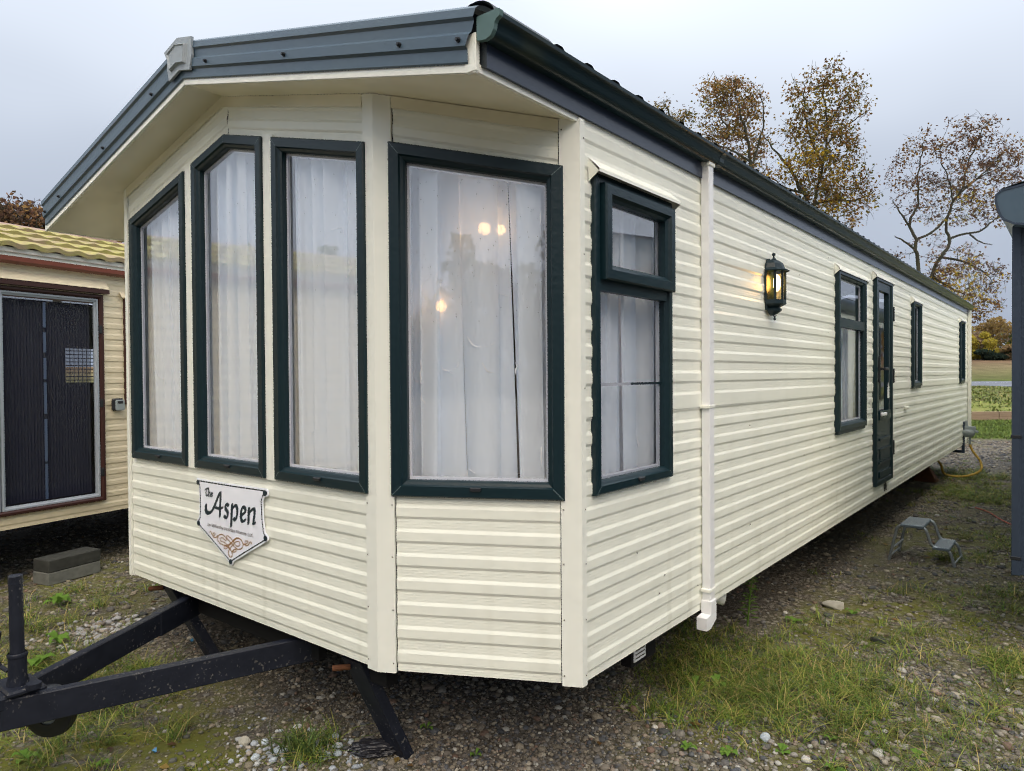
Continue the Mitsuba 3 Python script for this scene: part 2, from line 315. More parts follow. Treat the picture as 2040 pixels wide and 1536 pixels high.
# ------------------------------------------------------------------ the static caravan
XC, XS, YB, ZB, L = 1.12, 1.83, 0.377, 0.487, 12.05
ZA, M, YF = 3.03, 0.2422, 0.186
CX = 0.02
def soffit_z(x): return ZA - M * np.abs(np.asarray(x) - CX * 0)
FL = math.hypot(XS - XC, YB)
F_FRONT = Frame((0, 0, 0), (1, 0, 0))
F_RIGHT = Frame((XC, 0, 0), ((XS - XC) / FL, YB / FL, 0))
F_LEFT = Frame((-XS, YB, 0), ((XS - XC) / FL, -YB / FL, 0))
F_SIDE = Frame((XS, 0, 0), (0, 1, 0))
F_FAR = Frame((-XS, L, 0), (0, -1, 0))
F_BACK = Frame((XS, L, 0), (-1, 0, 0))
van = thing('static_caravan', 'cream static caravan with dark green window frames, bay front and grey gable fascia', 'caravan')

def clad_profile(zd, P):
    """One board from its top edge to its bottom edge: dark step in, recess with three fine ribs, light step out, smooth flat."""
    k = P / 0.0957; o = [(.020, 0), (.006, 0), (-.005, -.0054)]
    for c in (.014, .024, .034): o += [((-c + .0022), -.0054), (-c, -.0048), ((-c - .0022), -.0054)]
    o += [(-.043, -.0054), (-.056, 0), (-.0757, 0)]
    return [(zd + a * k, b) for a, b in o]
def cladding(part, fr, region, bottom=ZB, top=2.66, bs='cream_paint', joint=1.495, P0=.0957, P1=.102, lift=.003):
    rows = []
    k = 0
    while True:
        zd = joint - .018 - P0 * k; pr = clad_profile(zd, P0)
        if pr[0][0] < bottom: break
        if k == 0: pr[0] = (joint - .001, 0)
        nxt = joint - .018 - P0 * (k + 1)
        if nxt + .006 < bottom + .03: pr = pr[:-1] + [(bottom, 0)]
        rows.append((pr, 0)); 
        if pr[-1][0] == bottom: break
        k += 1
    k = 1; start = joint - .006
    first = True
    while True:
        zd = joint + .014 + P1 * k; pr = clad_profile(zd, P1)
        if first: pr[-1] = (start, 0); first = False
        rows.append((pr, lift))
        if pr[0][0] > top: break
        k += 1
    for pr, lf in rows:
        lo, hi = max(pr[-1][0], bottom), min(pr[0][0], top)
        if hi - lo < 1e-4: continue
        whole = region.intersection(sbox(-99, lo, 99, hi))
        for reg in getattr(whole, 'geoms', [whole]):
            if reg.geom_type != 'Polygon' or reg.area < 1e-5: continue
            mb = MB()
            for (z1, w1), (z0, w0) in zip(pr[:-1], pr[1:]):
                z0_, z1_ = max(z0, bottom), min(z1, top)
                if z1_ - z0_ < 1e-5: continue
                P = reg.intersection(sbox(-99, z0_, 99, z1_))
                mb.poly(P, lambda z, a=(z0, z1, w0, w1): lf + a[2] + (a[3] - a[2]) * (z - a[0]) / (a[1] - a[0]), fr)
            if mb.n: obj('siding_board', mb, bs, part)
def wall(name, fr, outline, holes, label=None, cut=None, slope=None, **kw):
    reg = Polygon(outline)
    for h in holes: reg = reg.difference(Polygon(h))
    part = obj(name, MB().poly(reg, -.022, fr), 'interior', van, label=label)
    if cut: reg = reg.intersection(sbox(cut[0], -9, cut[1], 9))
    if slope is None: cladding(part, fr, reg, **kw); return part
    # below the windows level boards; above them boards that follow the roof slope
    cladding(part, fr, reg.intersection(sbox(-9, 0, 9, 1.30)), **kw)
    for m, z_top, ua, ub in slope:
        up = affinity.affine_transform(reg.intersection(sbox(ua, 1.9, ub, 9)), [1, 0, -m, 1, 0, 0])
        tilted = lambda v, m=m: fr(np.c_[v[:, 0], v[:, 1] + m * v[:, 0], v[:, 2]])
        cladding(part, tilted, up.intersection(sbox(-9, z_top - .50, 9, z_top)), bottom=z_top - .50, top=z_top, joint=z_top - .52, P1=.088, lift=0)
    return part

# window outlines (along the wall, height), counter-clockwise
S = 0.247
def gable_top(u): return 2.836 - S * abs(u - .022)
W1 = [(-1.04, 1.183), (-.39, 1.183), (-.39, gable_top(-.39)), (-1.04, gable_top(-1.04))]
W2 = [(-.302, 1.183), (.346, 1.183), (.346, gable_top(.346)), (.022, 2.836), (-.302, gable_top(-.302))]
W3 = [(.430, 1.183), (1.075, 1.183), (1.075, gable_top(1.075)), (.430, gable_top(.430))]
W4 = [(.063, 1.180), (.745, 1.180), (.745, 2.425), (.063, 2.563)]
W5 = rect(.457, 1.187, 1.106, 2.418)
W6 = rect(3.875, 1.203, 4.76, 2.445)
DOOR = rect(5.137, .622, 5.84, 2.53)
W7 = rect(6.969, 1.497, 7.468, 2.450)
W8 = rect(10.936, 1.497, 11.40, 2.462)
hole = lambda w, d=.022: inset(w, d)
zr = lambda u: ZA - M * (XC + u * (XS - XC) / FL)
top_front = [(-XC, ZB), (XC, ZB), (XC, ZA - M * XC - .005), (0, ZA - .005), (-XC, ZA - M * XC - .005)]
wall('front_wall', F_FRONT, top_front, [hole(w) for w in (W1, W2, W3)], top=3.03, cut=(-1.083, 1.075), slope=[(M, ZA, -2, .030), (-M, ZA, .036, 2)])
wall('bay_wall', F_RIGHT, [(0, ZB), (FL, ZB), (FL, zr(FL) - .005), (0, zr(0) - .005)], [hole(W4)], top=2.80, cut=(.0775, .726), slope=[(-M * (XS - XC) / FL, zr(0), 0, 2)])
wall('side_wall', F_SIDE, [(YB, ZB), (L, ZB), (L, 2.70), (YB, 2.70)], [hole(w) for w in (W5, W6, DOOR, W7, W8)], top=2.70)
obj('hidden_bay_wall', MB().poly(Polygon([(0, ZB), (FL, ZB), (FL, zr(0) - .005), (0, zr(FL) - .005)]), -.005, F_LEFT), 'cream_paint', van)
obj('far_side_wall', MB().poly(Polygon(rect(0, ZB, L - YB, 2.70)), -.005, F_FAR), 'cream_paint', van)
obj('rear_wall', MB().poly(Polygon([(0, ZB), (2 * XS, ZB), (2 * XS, 2.6), (XS, 3.03), (0, 2.6)]), -.005, F_BACK), 'cream_paint', van)

# corner posts: folded cream strips standing proud of the cladding
def folded(path, z0, z1f, t=.004):
    """A sheet-metal angle following plan points; z1f gives the top height at each point."""
    p = np.asarray(path, float); mb = MB(); n = len(p)
    bot = np.c_[p, np.full(n, z0)]; top = np.c_[p, [z1f(*q) for q in p]]
    mb.add(np.vstack([bot, top]), [[i, i + 1, n + i + 1, n + i] for i in range(n - 1)])
    return mb
def on(fr, u, w): q = fr(np.array([u, 0, w])); return q[:2]
rivets = []
def post(pts_l, pts_r, label=None, key=None):
    pass
zs = lambda x, y: ZA - M * abs(x) - .003
PW = .007
def corner(pts, name='corner_post', zt=zs, zbot=ZB - .006):
    return obj(name, folded(pts, zbot, zt), 'cream_trim', van)
bis = (F_FRONT.w + F_RIGHT.w); bis /= (1 + F_FRONT.w @ F_RIGHT.w)
c1 = np.array([XC, 0]) + bis[:2] * PW
p1 = corner([on(F_FRONT, 1.059, -.008), on(F_FRONT, 1.060, PW), c1, on(F_RIGHT, .072, PW), on(F_RIGHT, .073, -.008)])
bis2 = (F_RIGHT.w + F_SIDE.w); bis2 /= (1 + F_RIGHT.w @ F_SIDE.w)
c2 = np.array([XS, YB]) + bis2[:2] * PW
p2 = corner([on(F_RIGHT, .729, -.008), on(F_RIGHT, .730, PW), c2, on(F_SIDE, .404, PW), on(F_SIDE, .405, -.008)], zt=lambda x, y: 2.60)
p0 = corner([on(F_LEFT, FL - .05, PW), on(F_FRONT, -XC - .004, PW), on(F_FRONT, -1.088, PW), on(F_FRONT, -1.087, -.008)])
def screws(parent, fr, uv, r=.0035, w=.008, bs='sign_small_ink'):
    mb = MB()
    for u, v in uv: mb.lathe([(0, .0018), (r * .7, .0014), (r, 0)], (0, 0, 0), 6, fr=lambda q, u=u, v=v: fr(np.c_[u + q[:, 0], v + q[:, 1], w + q[:, 2]]))
    return obj('screw', mb, bs, parent, kind='stuff')
zsc = [.52, .73, .94, 1.145, 1.6, 2.1, 2.5]
screws(p1, F_FRONT, [(1.068, z) for z in zsc]); screws(p1, F_RIGHT, [(.064, z) for z in zsc])
screws(p2, F_RIGHT, [(.739, z) for z in zsc[:-1]] + [(.74, 2.56)]); screws(p2, F_SIDE, [(.396, z) for z in zsc[:-1] + [2.53]])
# flat cream strips between the front windows, trim under the soffit
for a, b in ((-.388, -.304), (.348, .428)):
    obj('window_mullion', MB().prism(Polygon([(a, 1.176), (b, 1.176), (b, gable_top(b) + .012), (a, gable_top(a) + .012)]), -.004, .006, F_FRONT), 'cream_trim', van)
H = .050
obj('eave_trim', MB().prism(Polygon([(-1.086, ZA - M * 1.086 - H - .004), (0, ZA - H - .004), (1.057, ZA - M * 1.057 - H - .004), (1.057, ZA - M * 1.057 - .004), (0, ZA - .004), (-1.086, ZA - M * 1.086 - .004)]), .006, .010, F_FRONT), 'soffit_paint', van)
obj('eave_trim', MB().prism(Polygon([(.075, zr(.075) - H), (.728, zr(.728) - H), (.728, zr(.728) - .004), (.075, zr(.075) - .004)]), .006, .010, F_RIGHT), 'soffit_paint', van)

# soffit under the projecting roof
XE = 1.815
def soffit_half(sg):
    P = Polygon([(0, -YF), (XE, -YF), (XE, YB + .02), (XS - .01, YB), (XC, .0), (0, .0)])
    v, f = trimesh.creation.triangulate_polygon(P, engine='earcut')
    v = np.c_[sg * v[:, 0], v[:, 1], ZA - M * v[:, 0]]
    return MB().add(v, f)
for sg in (1, -1):
    s_ = obj('soffit', soffit_half(sg), 'soffit_paint', van)
    # joint strips of the soffit lining
    mb = MB()
    for xx in (1.02, 1.16):
        a = np.array([[sg * xx, -YF + .004, 0], [sg * (xx + .006), -YF + .004, 0], [sg * (xx + .006), .03, 0], [sg * xx, .03, 0]]); a[:, 2] = ZA - M * abs(a[:, 0]) - .003
        mb.add(a, [[0, 1, 2, 3]])
    obj('cover_strip', mb, 'soffit_paint', s_)
# cream edge trims
def slope_bar(sg, x0, x1, y0, y1, h0, h1):
    v = []
    for x in (x0, x1):
        for y in (y0, y1):
            for h in (h0, h1): v.append([sg * x, y, ZA - M * x + h])
    return np.array(v), [[0, 1, 3, 2], [4, 6, 7, 5], [0, 4, 5, 1], [2, 3, 7, 6], [0, 2, 6, 4], [1, 5, 7, 3]]
for sg in (1, -1):
    obj('verge_trim', MB().add(*slope_bar(sg, 0, XE + .012, -YF - .006, -YF + .006, -.004, .032)), 'cream_trim', van)
ez = ZA - M * XE
et = MB().box((XE, -YF - .004, ez - .004), (XE + .014, YB + .012, ez + .022)).box((XE - .03, -YF - .009, ez - .002), (XE + .016, -YF + .01, ez + .115), c=.002)
obj('eave_trim', et, 'cream_trim', van)
obj('eave_trim', MB().box((-XE, -YF - .004, ez - .004), (-XE - .014, YB + .012, ez + .022)), 'cream_trim', van)

# gable fascia: folded sheet with three steps, rolling back over the roof at the top
FP = [(0.020, -.196), (.0255, -.200), (.063, -.200), (.072, -.211), (.107, -.211), (.117, -.202), (.150, -.202), (.159, -.211), (.186, -.208), (.197, -.196), (.204, -.172), (.208, -.12)]
fas = []
for sg in (1, -1):
    rings = []
    for x in (0.0, 0.6, 1.2, None):
        ring = []
        for h, y in FP:
            xx = x if x is not None else (1.802 if h < .10 else 1.815 + (h - .10) * .33)
            ring.append([sg * xx, y, ZA - M * xx + h])
        rings.append(np.array(ring))
    k = obj('gable_fascia', MB().loft(rings, closed=False), 'fascia_metal', van, smooth=25)
    fas.append(k)
    for x in ((.235, .839, 1.506, 1.775) if sg > 0 else (.293, .878, 1.527, 1.76)):
        z = ZA - M * x + .090
        obj('screw', MB().tube([[sg * x, -.198, z], [sg * x, -.217, z]], .0085, 8).tube([[sg * x, -.217, z], [sg * x, -.224, z]], .0055, 6), 'black_plastic', k)
FG = Frame((0, -.206, 0), (1, 0, 0))
bo = [(-.017, 3.240), (.119, 3.207), (.114, 3.161), (.119, 3.125), (.097, 3.062), (0.0, 3.085), (-.100, 3.060), (-.118, 3.125), (-.114, 3.16), (-.146, 3.207)]
bi = [(-.018, 3.213), (.082, 3.188), (.068, 3.098), (-.005, 3.113), (-.078, 3.096), (-.108, 3.185)]
bd = obj('gable_badge', MB().prism(Polygon(bo), 0, .012, FG), 'badge_plastic', van)
ring0 = FG(np.c_[np.array(bi), np.full(6, .011)]); bi2 = np.array(bi) * .86 + np.mean(bi, 0) * .14; bi3 = np.array(bi) * .78 + np.mean(bi, 0) * .22
obj('raised_panel', MB().loft([ring0, FG(np.c_[bi2, np.full(6, .026)]), FG(np.c_[bi3, np.full(6, .020)])], cap1=True), 'badge_plastic', bd)

# long side: eave board, gutter, roof
eb = obj('eave_board', MB().box((XS + .001, -YF + .02, 2.606), (XS + .012, L + .02, 2.705)).box((XS, -YF + .02, 2.690), (XS + .058, L + .02, 2.695)), 'eave_board', van)
gp = [(.012, 2.790), (.012, 2.706), (.040, 2.700), (.058, 2.707), (.068, 2.725), (.071, 2.748), (.080, 2.766), (.092, 2.772), (.094, 2.787), (.086, 2.790), (.083, 2.776), (.072, 2.770), (.062, 2.750), (.058, 2.727), (.040, 2.712), (.020, 2.716), (.020, 2.790)]
gp = [(a, 2.742 - (2.790 - b) * .74) for a, b in gp]
gl = [np.array([[XS + a, y, b] for a, b in gp]) for y in np.linspace(-YF + .004, L + .03, 40)]
gut = obj('gutter', MB().loft(gl, closed=True), 'gutter_plastic', van, smooth=40)
capo = Polygon([(XS + a, b) for a, b in gp[:10]]).buffer(.006)
obj('end_cap', MB().prism(capo, .0, .016, lambda v: np.c_[v[:, 0], -YF - .010 + v[:, 2], v[:, 1]]), 'cap_plastic', gut)
for y in (1.52, 4.6, 7.7):
    obj('union_clip', MB().loft([np.array([[XS + a * 1.02, yy, 2.677 + (b - 2.677) * 1.02 - .002] for a, b in gp[:10]]) for yy in (y, y + .05)], closed=False), 'gutter_plastic', gut)
def tile_roof(sg, y0, y1, pitch=.19, course=.36):
    ys = np.arange(y0, y1, pitch / 6); xs_ = []
    for c in range(6):
        a, b = 1.885 - c * course, max(1.885 - (c + 1) * course, 0.0)
        if a <= 0: break
        xs_ += [(a, .026), (a - .002, .026), (b + .002, 0.004)]
    rings = []
    for x, up in xs_:
        ph = (ys - .56) / pitch * 2 * np.pi
        bump = .5 + .5 * np.cos(ph)
        rings.append(np.c_[np.full(len(ys), sg * x), ys, ZA - M * x + .150 + up + .036 * bump ** 2])
    return MB().loft(rings, closed=False)
rf = obj('roof', tile_roof(1, .10, L + .05), 'roof_dark', van, smooth=35)
obj('roof_slope', tile_roof(-1, .10, L + .05), 'roof_dark', van, smooth=35)
obj('ceiling', MB().add(np.array([[-XS, 0.0, 2.64], [0, 0.0, 3.05], [XS, 0.0, 2.64], [-XS, L, 2.64], [0, L, 3.05], [XS, L, 2.64]]) + [0, .02, .03], [[0, 1, 4, 3], [1, 2, 5, 4]]), 'interior', van)
obj('verge_end', MB().prism(Polygon([(1.66, 2.66), (1.848, 2.60), (1.848, 2.755), (1.80, 2.78), (1.66, 2.81)]), 0, .006, lambda v: np.c_[v[:, 0], -.168 + v[:, 2], v[:, 1]]), 'roof_dark', van)
# curled end tile above the gutter end
ang = np.linspace(-.5, 2.1, 9)
obj('roof_end_tile', MB().loft([np.array([[1.80 + .085 * np.sin(t) * 1.0 + .02, y, 2.735 + .065 * np.cos(t)] for t in ang]) for y in (-YF - .004, .12)], closed=False), 'roof_dark', van, smooth=60)

# ---- windows
FRP = [(0, -.012), (0, .6), (.1, 1.0), (.62, 1.0), (.68, .62), (.93, .45), (1.0, .1), (1.0, None)]
def ring_mesh(fr, outline, prof):
    return MB().loft([fr(np.c_[inset(outline, i), np.full(len(outline), w)]) for i, w in prof])
def window(fr, o, fw=.062, p=.020, rec=-.024, parent=None, catch=None, glass=True, label=None, mitre=True, name='window'):
    parent = parent or van
    prof = [(0, -.012), (0, p - .005), (.005, p), (fw * .66, p), (fw * .74, p - .009), (fw - .006, p - .014), (fw, p - .020), (fw, rec - .004)]
    k = obj(name, ring_mesh(fr, o, prof), 'green_frame', parent, label=label)
    obj('spacer', ring_mesh(fr, o, [(fw - .001, rec + .001), (fw + .009, rec + .001), (fw + .011, rec - .012)]), 'spacer_grey', k)
    if glass: obj('pane', MB().poly(Polygon(inset(o, fw - .002)), rec, fr), 'window_glass', k)
    i0, i1 = inset(o, .004), inset(o, fw * .66); mj = MB()
    for a_, b_ in zip(i0, i1):
        d_ = (b_ - a_) / np.linalg.norm(b_ - a_); n_ = np.array([-d_[1], d_[0]]) * .0009
        mj.add(fr(np.c_[np.array([a_ - n_, b_ - n_, b_ + n_, a_ + n_]), np.full(4, p + .0006)]), [[0, 1, 2, 3]])
    obj('mitre_joint', mj, 'spacer_dull', k, kind='stuff')
    if catch is not None:
        u, v = catch
        obj('vent_catch', MB().box((u - .022, v - .004, p - .006), (u + .022, v + .010, p + .012), fr, c=.003), 'black_plastic', k)
    return k
wk = {}
wk[1] = window(F_FRONT, W1, catch=(-.70, 1.213)); wk[2] = window(F_FRONT, W2, catch=(.03, 1.213)); wk[3] = window(F_FRONT, W3, catch=(.76, 1.213))
wk[4] = window(F_RIGHT, W4, fw=.064, catch=(.405, 1.213))
wk[5] = window(F_SIDE, W5, fw=.050, glass=False, catch=(.80, 1.212))
VS = rect(.500, 2.015, 1.090, 2.385)
tr = obj('transom', MB().prism(Polygon(rect(.50, 1.975, 1.06, 2.035)), -.02, .014, F_SIDE), 'green_frame', wk[5])
obj('pane', MB().poly(Polygon(rect(.50, 1.225, 1.06, 1.985)), -.012, F_SIDE), 'window_glass', wk[5])
obj('glazing_bar', MB().box((.50, 1.605, -.020), (.78, 1.617, -.014), F_SIDE), 'spacer_grey', wk[5])
obj('glazing_bar', MB().box((.78, 1.606, -.020), (1.06, 1.616, -.014), F_SIDE), 'green_frame', wk[5])
window(F_SIDE, VS, fw=.060, p=.040, rec=.006, name='vent_sash') if False else None
vs = obj('vent_sash', ring_mesh(F_SIDE, VS, [(0, .012), (0, .038), (.006, .044), (.040, .044), (.050, .030), (.062, .022), (.062, -.01)]), 'green_frame', wk[5])
obj('pane', MB().poly(Polygon(inset(VS, .058)), .000, F_SIDE), 'window_glass', wk[5])
for n_, o, t in ((6, W6, 2.04), (7, W7, None), (8, W8, None)):
    fw = .062 if n_ == 6 else .055
    wk[n_] = window(F_SIDE, o, fw=fw, p=.034, rec=-.008)
    (a, b), (c, d) = o[0], o[2]
    if t: obj('transom', MB().prism(Polygon(rect(a + fw - .004, t - .036, c - fw + .004, t + .036)), -.015, .028, F_SIDE), 'green_frame', wk[n_])
    obj('sill', MB().box((a + .02, b - .025, -.01), (c - .01, b + .012, .022), F_SIDE, c=.003), 'green_frame', wk[n_])
# drip hoods over the side openings
def hood(a, b, z, out=.05, bs='cream_trim'):
    pl = MB().add(F_SIDE(np.array([[a, z, .004], [b, z, .004], [b, z - .045, out], [a, z - .045, out], [a, z - .058, out], [b, z - .058, out]])), [[0, 1, 2, 3], [3, 2, 5, 4]])
    for u in (a, b): pl.add(F_SIDE(np.array([[u, z, .002], [u, z - .09, .002], [u, z - .056, out]])), [[0, 1, 2]])
    k = obj('drip_hood', pl, bs, van)
    obj('underside', MB().add(F_SIDE(np.array([[a, z - .05, out - .003], [b, z - .05, out - .003], [b, z - .03, .004], [a, z - .03, .004]])), [[0, 1, 2, 3]]), 'brown_frame', k)
hood(.437, 1.128, 2.468)
for a, b, z in ((3.86, 4.82, 2.485), (5.10, 5.90, 2.565), (6.94, 7.52, 2.490), (10.92, 11.45, 2.500)): hood(a, b, z, .042)
# door
dk = obj('door', ring_mesh(F_SIDE, DOOR, [(0, -.012), (0, .029), (.006, .034), (.045, .034), (.05, .024), (.05, .020)]), 'green_frame', van, label='dark green part glazed entrance door')
leaf = inset(DOOR, .05)
reg = Polygon(leaf).difference(Polygon(rect(5.285, 1.285, 5.70, 2.405)))
lw_ = obj('leaf', MB().prism(reg, -.02, .022, F_SIDE), 'green_frame', dk)
obj('pane', MB().poly(Polygon(rect(5.28, 1.28, 5.705, 2.41)), .0, F_SIDE), 'window_glass', dk)
for a, b in ((1.215, 1.300), (1.03, 1.050), (.940, .955), (.815, .835), (.690, .745)):
    obj('rail', MB().prism(Polygon(rect(5.255, a, 5.735, b)), .018, .036, F_SIDE), 'green_frame', dk)
obj('raised_panel', MB().prism(Polygon(rect(5.30, .845, 5.69, .935)), .018, .028, F_SIDE), 'green_frame', dk)
obj('handle', MB().box((5.205, 1.56, .03), (5.240, 1.80, .044), F_SIDE, c=.004).box((5.215, 1.675, .044), (5.235, 1.695, .085), F_SIDE).box((5.215, 1.672, .072), (5.345, 1.698, .090), F_SIDE, c=.004), 'black_plastic', dk)
obj('letterbox_handle', MB().box((5.26, 1.255, .036), (5.44, 1.285, .060), F_SIDE, c=.006), 'white_plastic', dk)
obj('key_tag', MB().box((5.29, 1.42, .088), (5.36, 1.52, .091), F_SIDE).tube([F_SIDE(np.array([5.322 + .014 * math.cos(t), 1.54 + .018 * math.sin(t), .09])) for t in np.linspace(0, 6.28, 12)], .002, 5), 'white_plastic', dk)
for z in (.92, 1.62, 2.22): obj('hinge', MB().box((5.845, z - .07, 0), (5.885, z + .07, .040), F_SIDE, c=.004), 'black_plastic', dk)
obj('door_badge', MB().prism(Polygon([(5.60, .522), (5.63, .522), (5.63, .545), (5.67, .545), (5.67, .522), (5.70, .522), (5.70, .575), (5.65, .61), (5.60, .575)]), .001, .005, F_SIDE), 'black_plastic', van)
# downpipe at the front, another at the far end
def pipe(u0, u1, w1, z0, z1, shoe):
    k = obj('downpipe', MB().box((u0, z0, .004), (u1, z1, w1), F_SIDE, c=.004), 'white_plastic' if shoe else 'cream_trim', van)
    if not shoe: return
    obj('socket', MB().box((u0 - .006, z1 - .012, .002), (u1 + .006, z1 + .008, w1 + .006), F_SIDE, c=.002), 'cream_trim', k)
    for z in (1.490, .590): obj('bracket', MB().box((u0 - .014, z - .008, .001), (u1 + .004, z + .008, w1 + .004), F_SIDE, c=.002), 'cream_trim', k)
    s_ = MB().box((u0 - .005, .475, .000), (u1 + .006, .540, w1 + .006), F_SIDE, c=.003)
    o0 = [(u0 - .004, .475), (u1 + .005, .475), (u1 + .005, .440), (u0 - .002, .408), (u0 - .055, .408), (u0 - .055, .468)]
    s_.prism(Polygon(o0[::-1]), .001, w1 + .005, F_SIDE)
    obj('shoe', s_, 'white_plastic', k)
pipe(1.444, 1.500, .047, .50, 2.672, True)
pipe(11.955, 12.04, .050, .50, 2.665, False)
screws(van, F_SIDE, [(1.40, .62), (3.70, 2.50), (3.70, 1.95), (3.70, 1.62), (3.72, 1.10), (6.85, 2.5), (6.85, 2.0), (6.85, 1.7), (2.1, 1.36), (2.2, 2.35), (2.1, .8), (1.05, .75), (.8, .9), (1.0, .68), (3.0, 2.3), (3.1, 1.1)], .005, .002)
# small details on the side: tap stub, number of scuffs
obj('wall_outlet', MB().box((6.58, 1.262, .0), (6.72, 1.290, .030), F_SIDE, c=.005), 'cream_trim', van)

# ---- chassis, drawbar, corner steadies
def beam(a, b, z0, z1, t, flange=.0):
    a, b = np.array(a, float), np.array(b, float); d = (b - a) / np.linalg.norm(b - a); n = np.array([-d[1], d[0]])
    fr = lambda v: np.c_[(a + np.outer(v[:, 0], d) + np.outer(v[:, 1], n)), v[:, 2]]
    ln = np.linalg.norm(b - a); mb = MB().box((0, -t / 2, z0), (ln, t / 2, z1), fr, c=.004)
    return mb
ch = obj('chassis', beam((.62, .3), (.62, L - .3), .34, .475, .05).mesh(trimesh.Trimesh(*beam((-.62, .3), (-.62, L - .3), .34, .475, .05).get(), process=False)), 'under_dark', van)
obj('floor', MB().poly(Polygon([(-XC, .01), (XC, .01), (XS - .01, YB), (XS - .01, L - .01), (-XS + .01, L - .01), (-XS + .01, YB)]), ZB + .012, lambda v: v), 'under_dark', van)
for y in (.9, 3.0, 5.2, 7.4, 9.6): obj('cross_member', MB().box((-1.7, y, .40), (1.7, y + .06, .49)), 'under_dark', ch)
for x, y in ((.62, 2.6), (.62, 5.0), (.62, 9.0), (-.62, 2.6), (1.25, 10.6), (-.62, 9)):
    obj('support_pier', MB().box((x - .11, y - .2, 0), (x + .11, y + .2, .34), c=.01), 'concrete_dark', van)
for y in (5.8, 6.7):
    w_ = obj('wheel', MB().lathe([(.12, -.08), (.26, -.09), (.29, -.05), (.29, .05), (.26, .09), (.12, .08)], (0, 0, 0), 24, fr=lambda v, y=y: np.c_[1.0 + v[:, 2], y + v[:, 0], .28 + v[:, 1]]), 'black_plastic', van, smooth=40)
obj('axle_stand', MB().loft([np.array([[1.45 + s * a, 10.5 + s * b, z] for a, b in ((-1, -1), (1, -1), (1, 1), (-1, 1))]) for s, z in ((.16, 0), (.05, .2), (.05, .36))]), 'rust', van)
BT, BB = .445, .330
mb = beam((.500, .16), (.095, -1.08), BB, BT, .044)
drawbar = obj('drawbar', mb, 'black_steel', van)
obj('drawbar_arm', beam((-.62, .20), (-.002, -.86), BB, BT, .044), 'black_steel', van)
obj('gusset', beam((-.62, .20), (-.40, -.177), BB - .004, BT + .004, .050), 'black_steel', van)
obj('crossbar', beam((-.66, .14), (.56, .14), BB + .01, BT, .05), 'under_dark', van)
hk = obj('hitch_head', MB().box((-.03, -1.30, .40), (.15, -.84, .462), c=.012), 'black_steel', van)
B = np.array([.098, -.925])
jp = obj('jockey_post', MB().tube([[*B, .46], [B[0], B[1], .54], [B[0], B[1], .60], [B[0] - .006, B[1], .82], [B[0] - .007, B[1], .892]], [.026, .0255, .0245, .0235, .0235], 18), 'black_steel', van, smooth=40)
obj('collar', MB().lathe([(.036, 0), (.037, .02), (.031, .05), (.031, .13), (.026, .135)], (*B, .462), 20).lathe([(.0315, .0), (.0345, .004), (.0345, .014), (.0315, .018)], (*B, .58), 20), 'black_steel', jp, smooth=40)
obj('cap', MB().lathe([(0, .005), (.020, .004), (.0248, 0), (.0248, -.03)], (B[0] - .007, B[1], .892), 18), 'black_steel', jp, smooth=40)
obj('base_plate', MB().box((B[0] - .11, B[1] - .055, .452), (B[0] + .075, B[1] + .055, .476), c=.008).mesh(trimesh.creation.cylinder(.026, .02, sections=18, transform=trimesh.transformations.translation_matrix([B[0] + .075, B[1] + .03, .48]))), 'black_steel', jp)
tm = meshkit.text_mesh('ST116', .018, .002)
tv = np.array(tm.vertices); dirx = np.array([.78, .63]); 
obj('cast_lettering', MB().add(np.c_[B[0] - .072 + tv[:, 0] * dirx[0] + .04 * .63 + tv[:, 1] * -.3, B[1] - .052 + tv[:, 0] * dirx[1] * .25 - .006, .456 + tv[:, 1]], tm.faces), 'black_steel', jp)
obj('handle', MB().tube(smooth_path([[B[0] - .045, B[1] - .02, .52], [B[0] - .075, B[1] - .04, .545], [B[0] - .06, B[1] - .05, .60], [B[0] - .045, B[1] - .045, .68]], 4), .008, 8), 'black_steel', jp)
WC = np.array([.035, -.795, .305])
jw = obj('jockey_wheel', MB().lathe([(.045, -.03), (.085, -.032), (.10, -.022), (.106, 0), (.10, .022), (.085, .032), (.045, .03)], (0, 0, 0), 28, fr=lambda v: WC + np.outer(v[:, 0], [.80, .60, 0]) + np.outer(v[:, 1], [0, 0, 1]) + np.outer(v[:, 2], [.6, -.8, 0])), 'black_plastic', van, smooth=40)
obj('hub', MB().lathe([(.0, .036), (.03, .034), (.05, .02)], (0, 0, 0), 20, fr=lambda v: WC + np.outer(v[:, 0], [.80, .60, 0]) + np.outer(v[:, 1], [0, 0, 1]) + np.outer(v[:, 2], [.6, -.8, 0])), 'regulator_grey', jw)
def steady(top, bot, hw, t=.024):
    top, bot = np.array(top), np.array(bot); d = bot - top; n = np.cross(d, [1, 0, 0]); n /= np.linalg.norm(n); s = np.array([1, 0, 0])
    mb = MB()
    V = [p + a * s * w + b * n * t for p, w in ((top, hw * 1.2), (bot, hw)) for a, b in ((-1, -1), (1, -1), (1, 1), (-1, 1))]
    mb.loft([np.array(V[:4]), np.array(V[4:])], cap0=True, cap1=True)
    return mb
sr = obj('corner_steady', steady((.865, .085, .45), (.972, .250, 0.0), .052), 'black_steel', van)
obj('winding_bolt', MB().tube([[.845, .075, .405], [.795, .018, .403]], .0125, 10), 'rust', sr)
obj('bracket', MB().box((.82, .10, .36), (1.05, .16, .48)), 'under_dark', sr)
sl = obj('corner_steady', steady((-.86, .10, .46), (-.62, .26, 0.0), .05), 'black_steel', van)
obj('bracket', MB().prism(Polygon([(-.92, .48), (-.62, .48), (-.70, .30), (-.80, .33)]), -.15, -.13, F_FRONT), 'under_dark', sl)
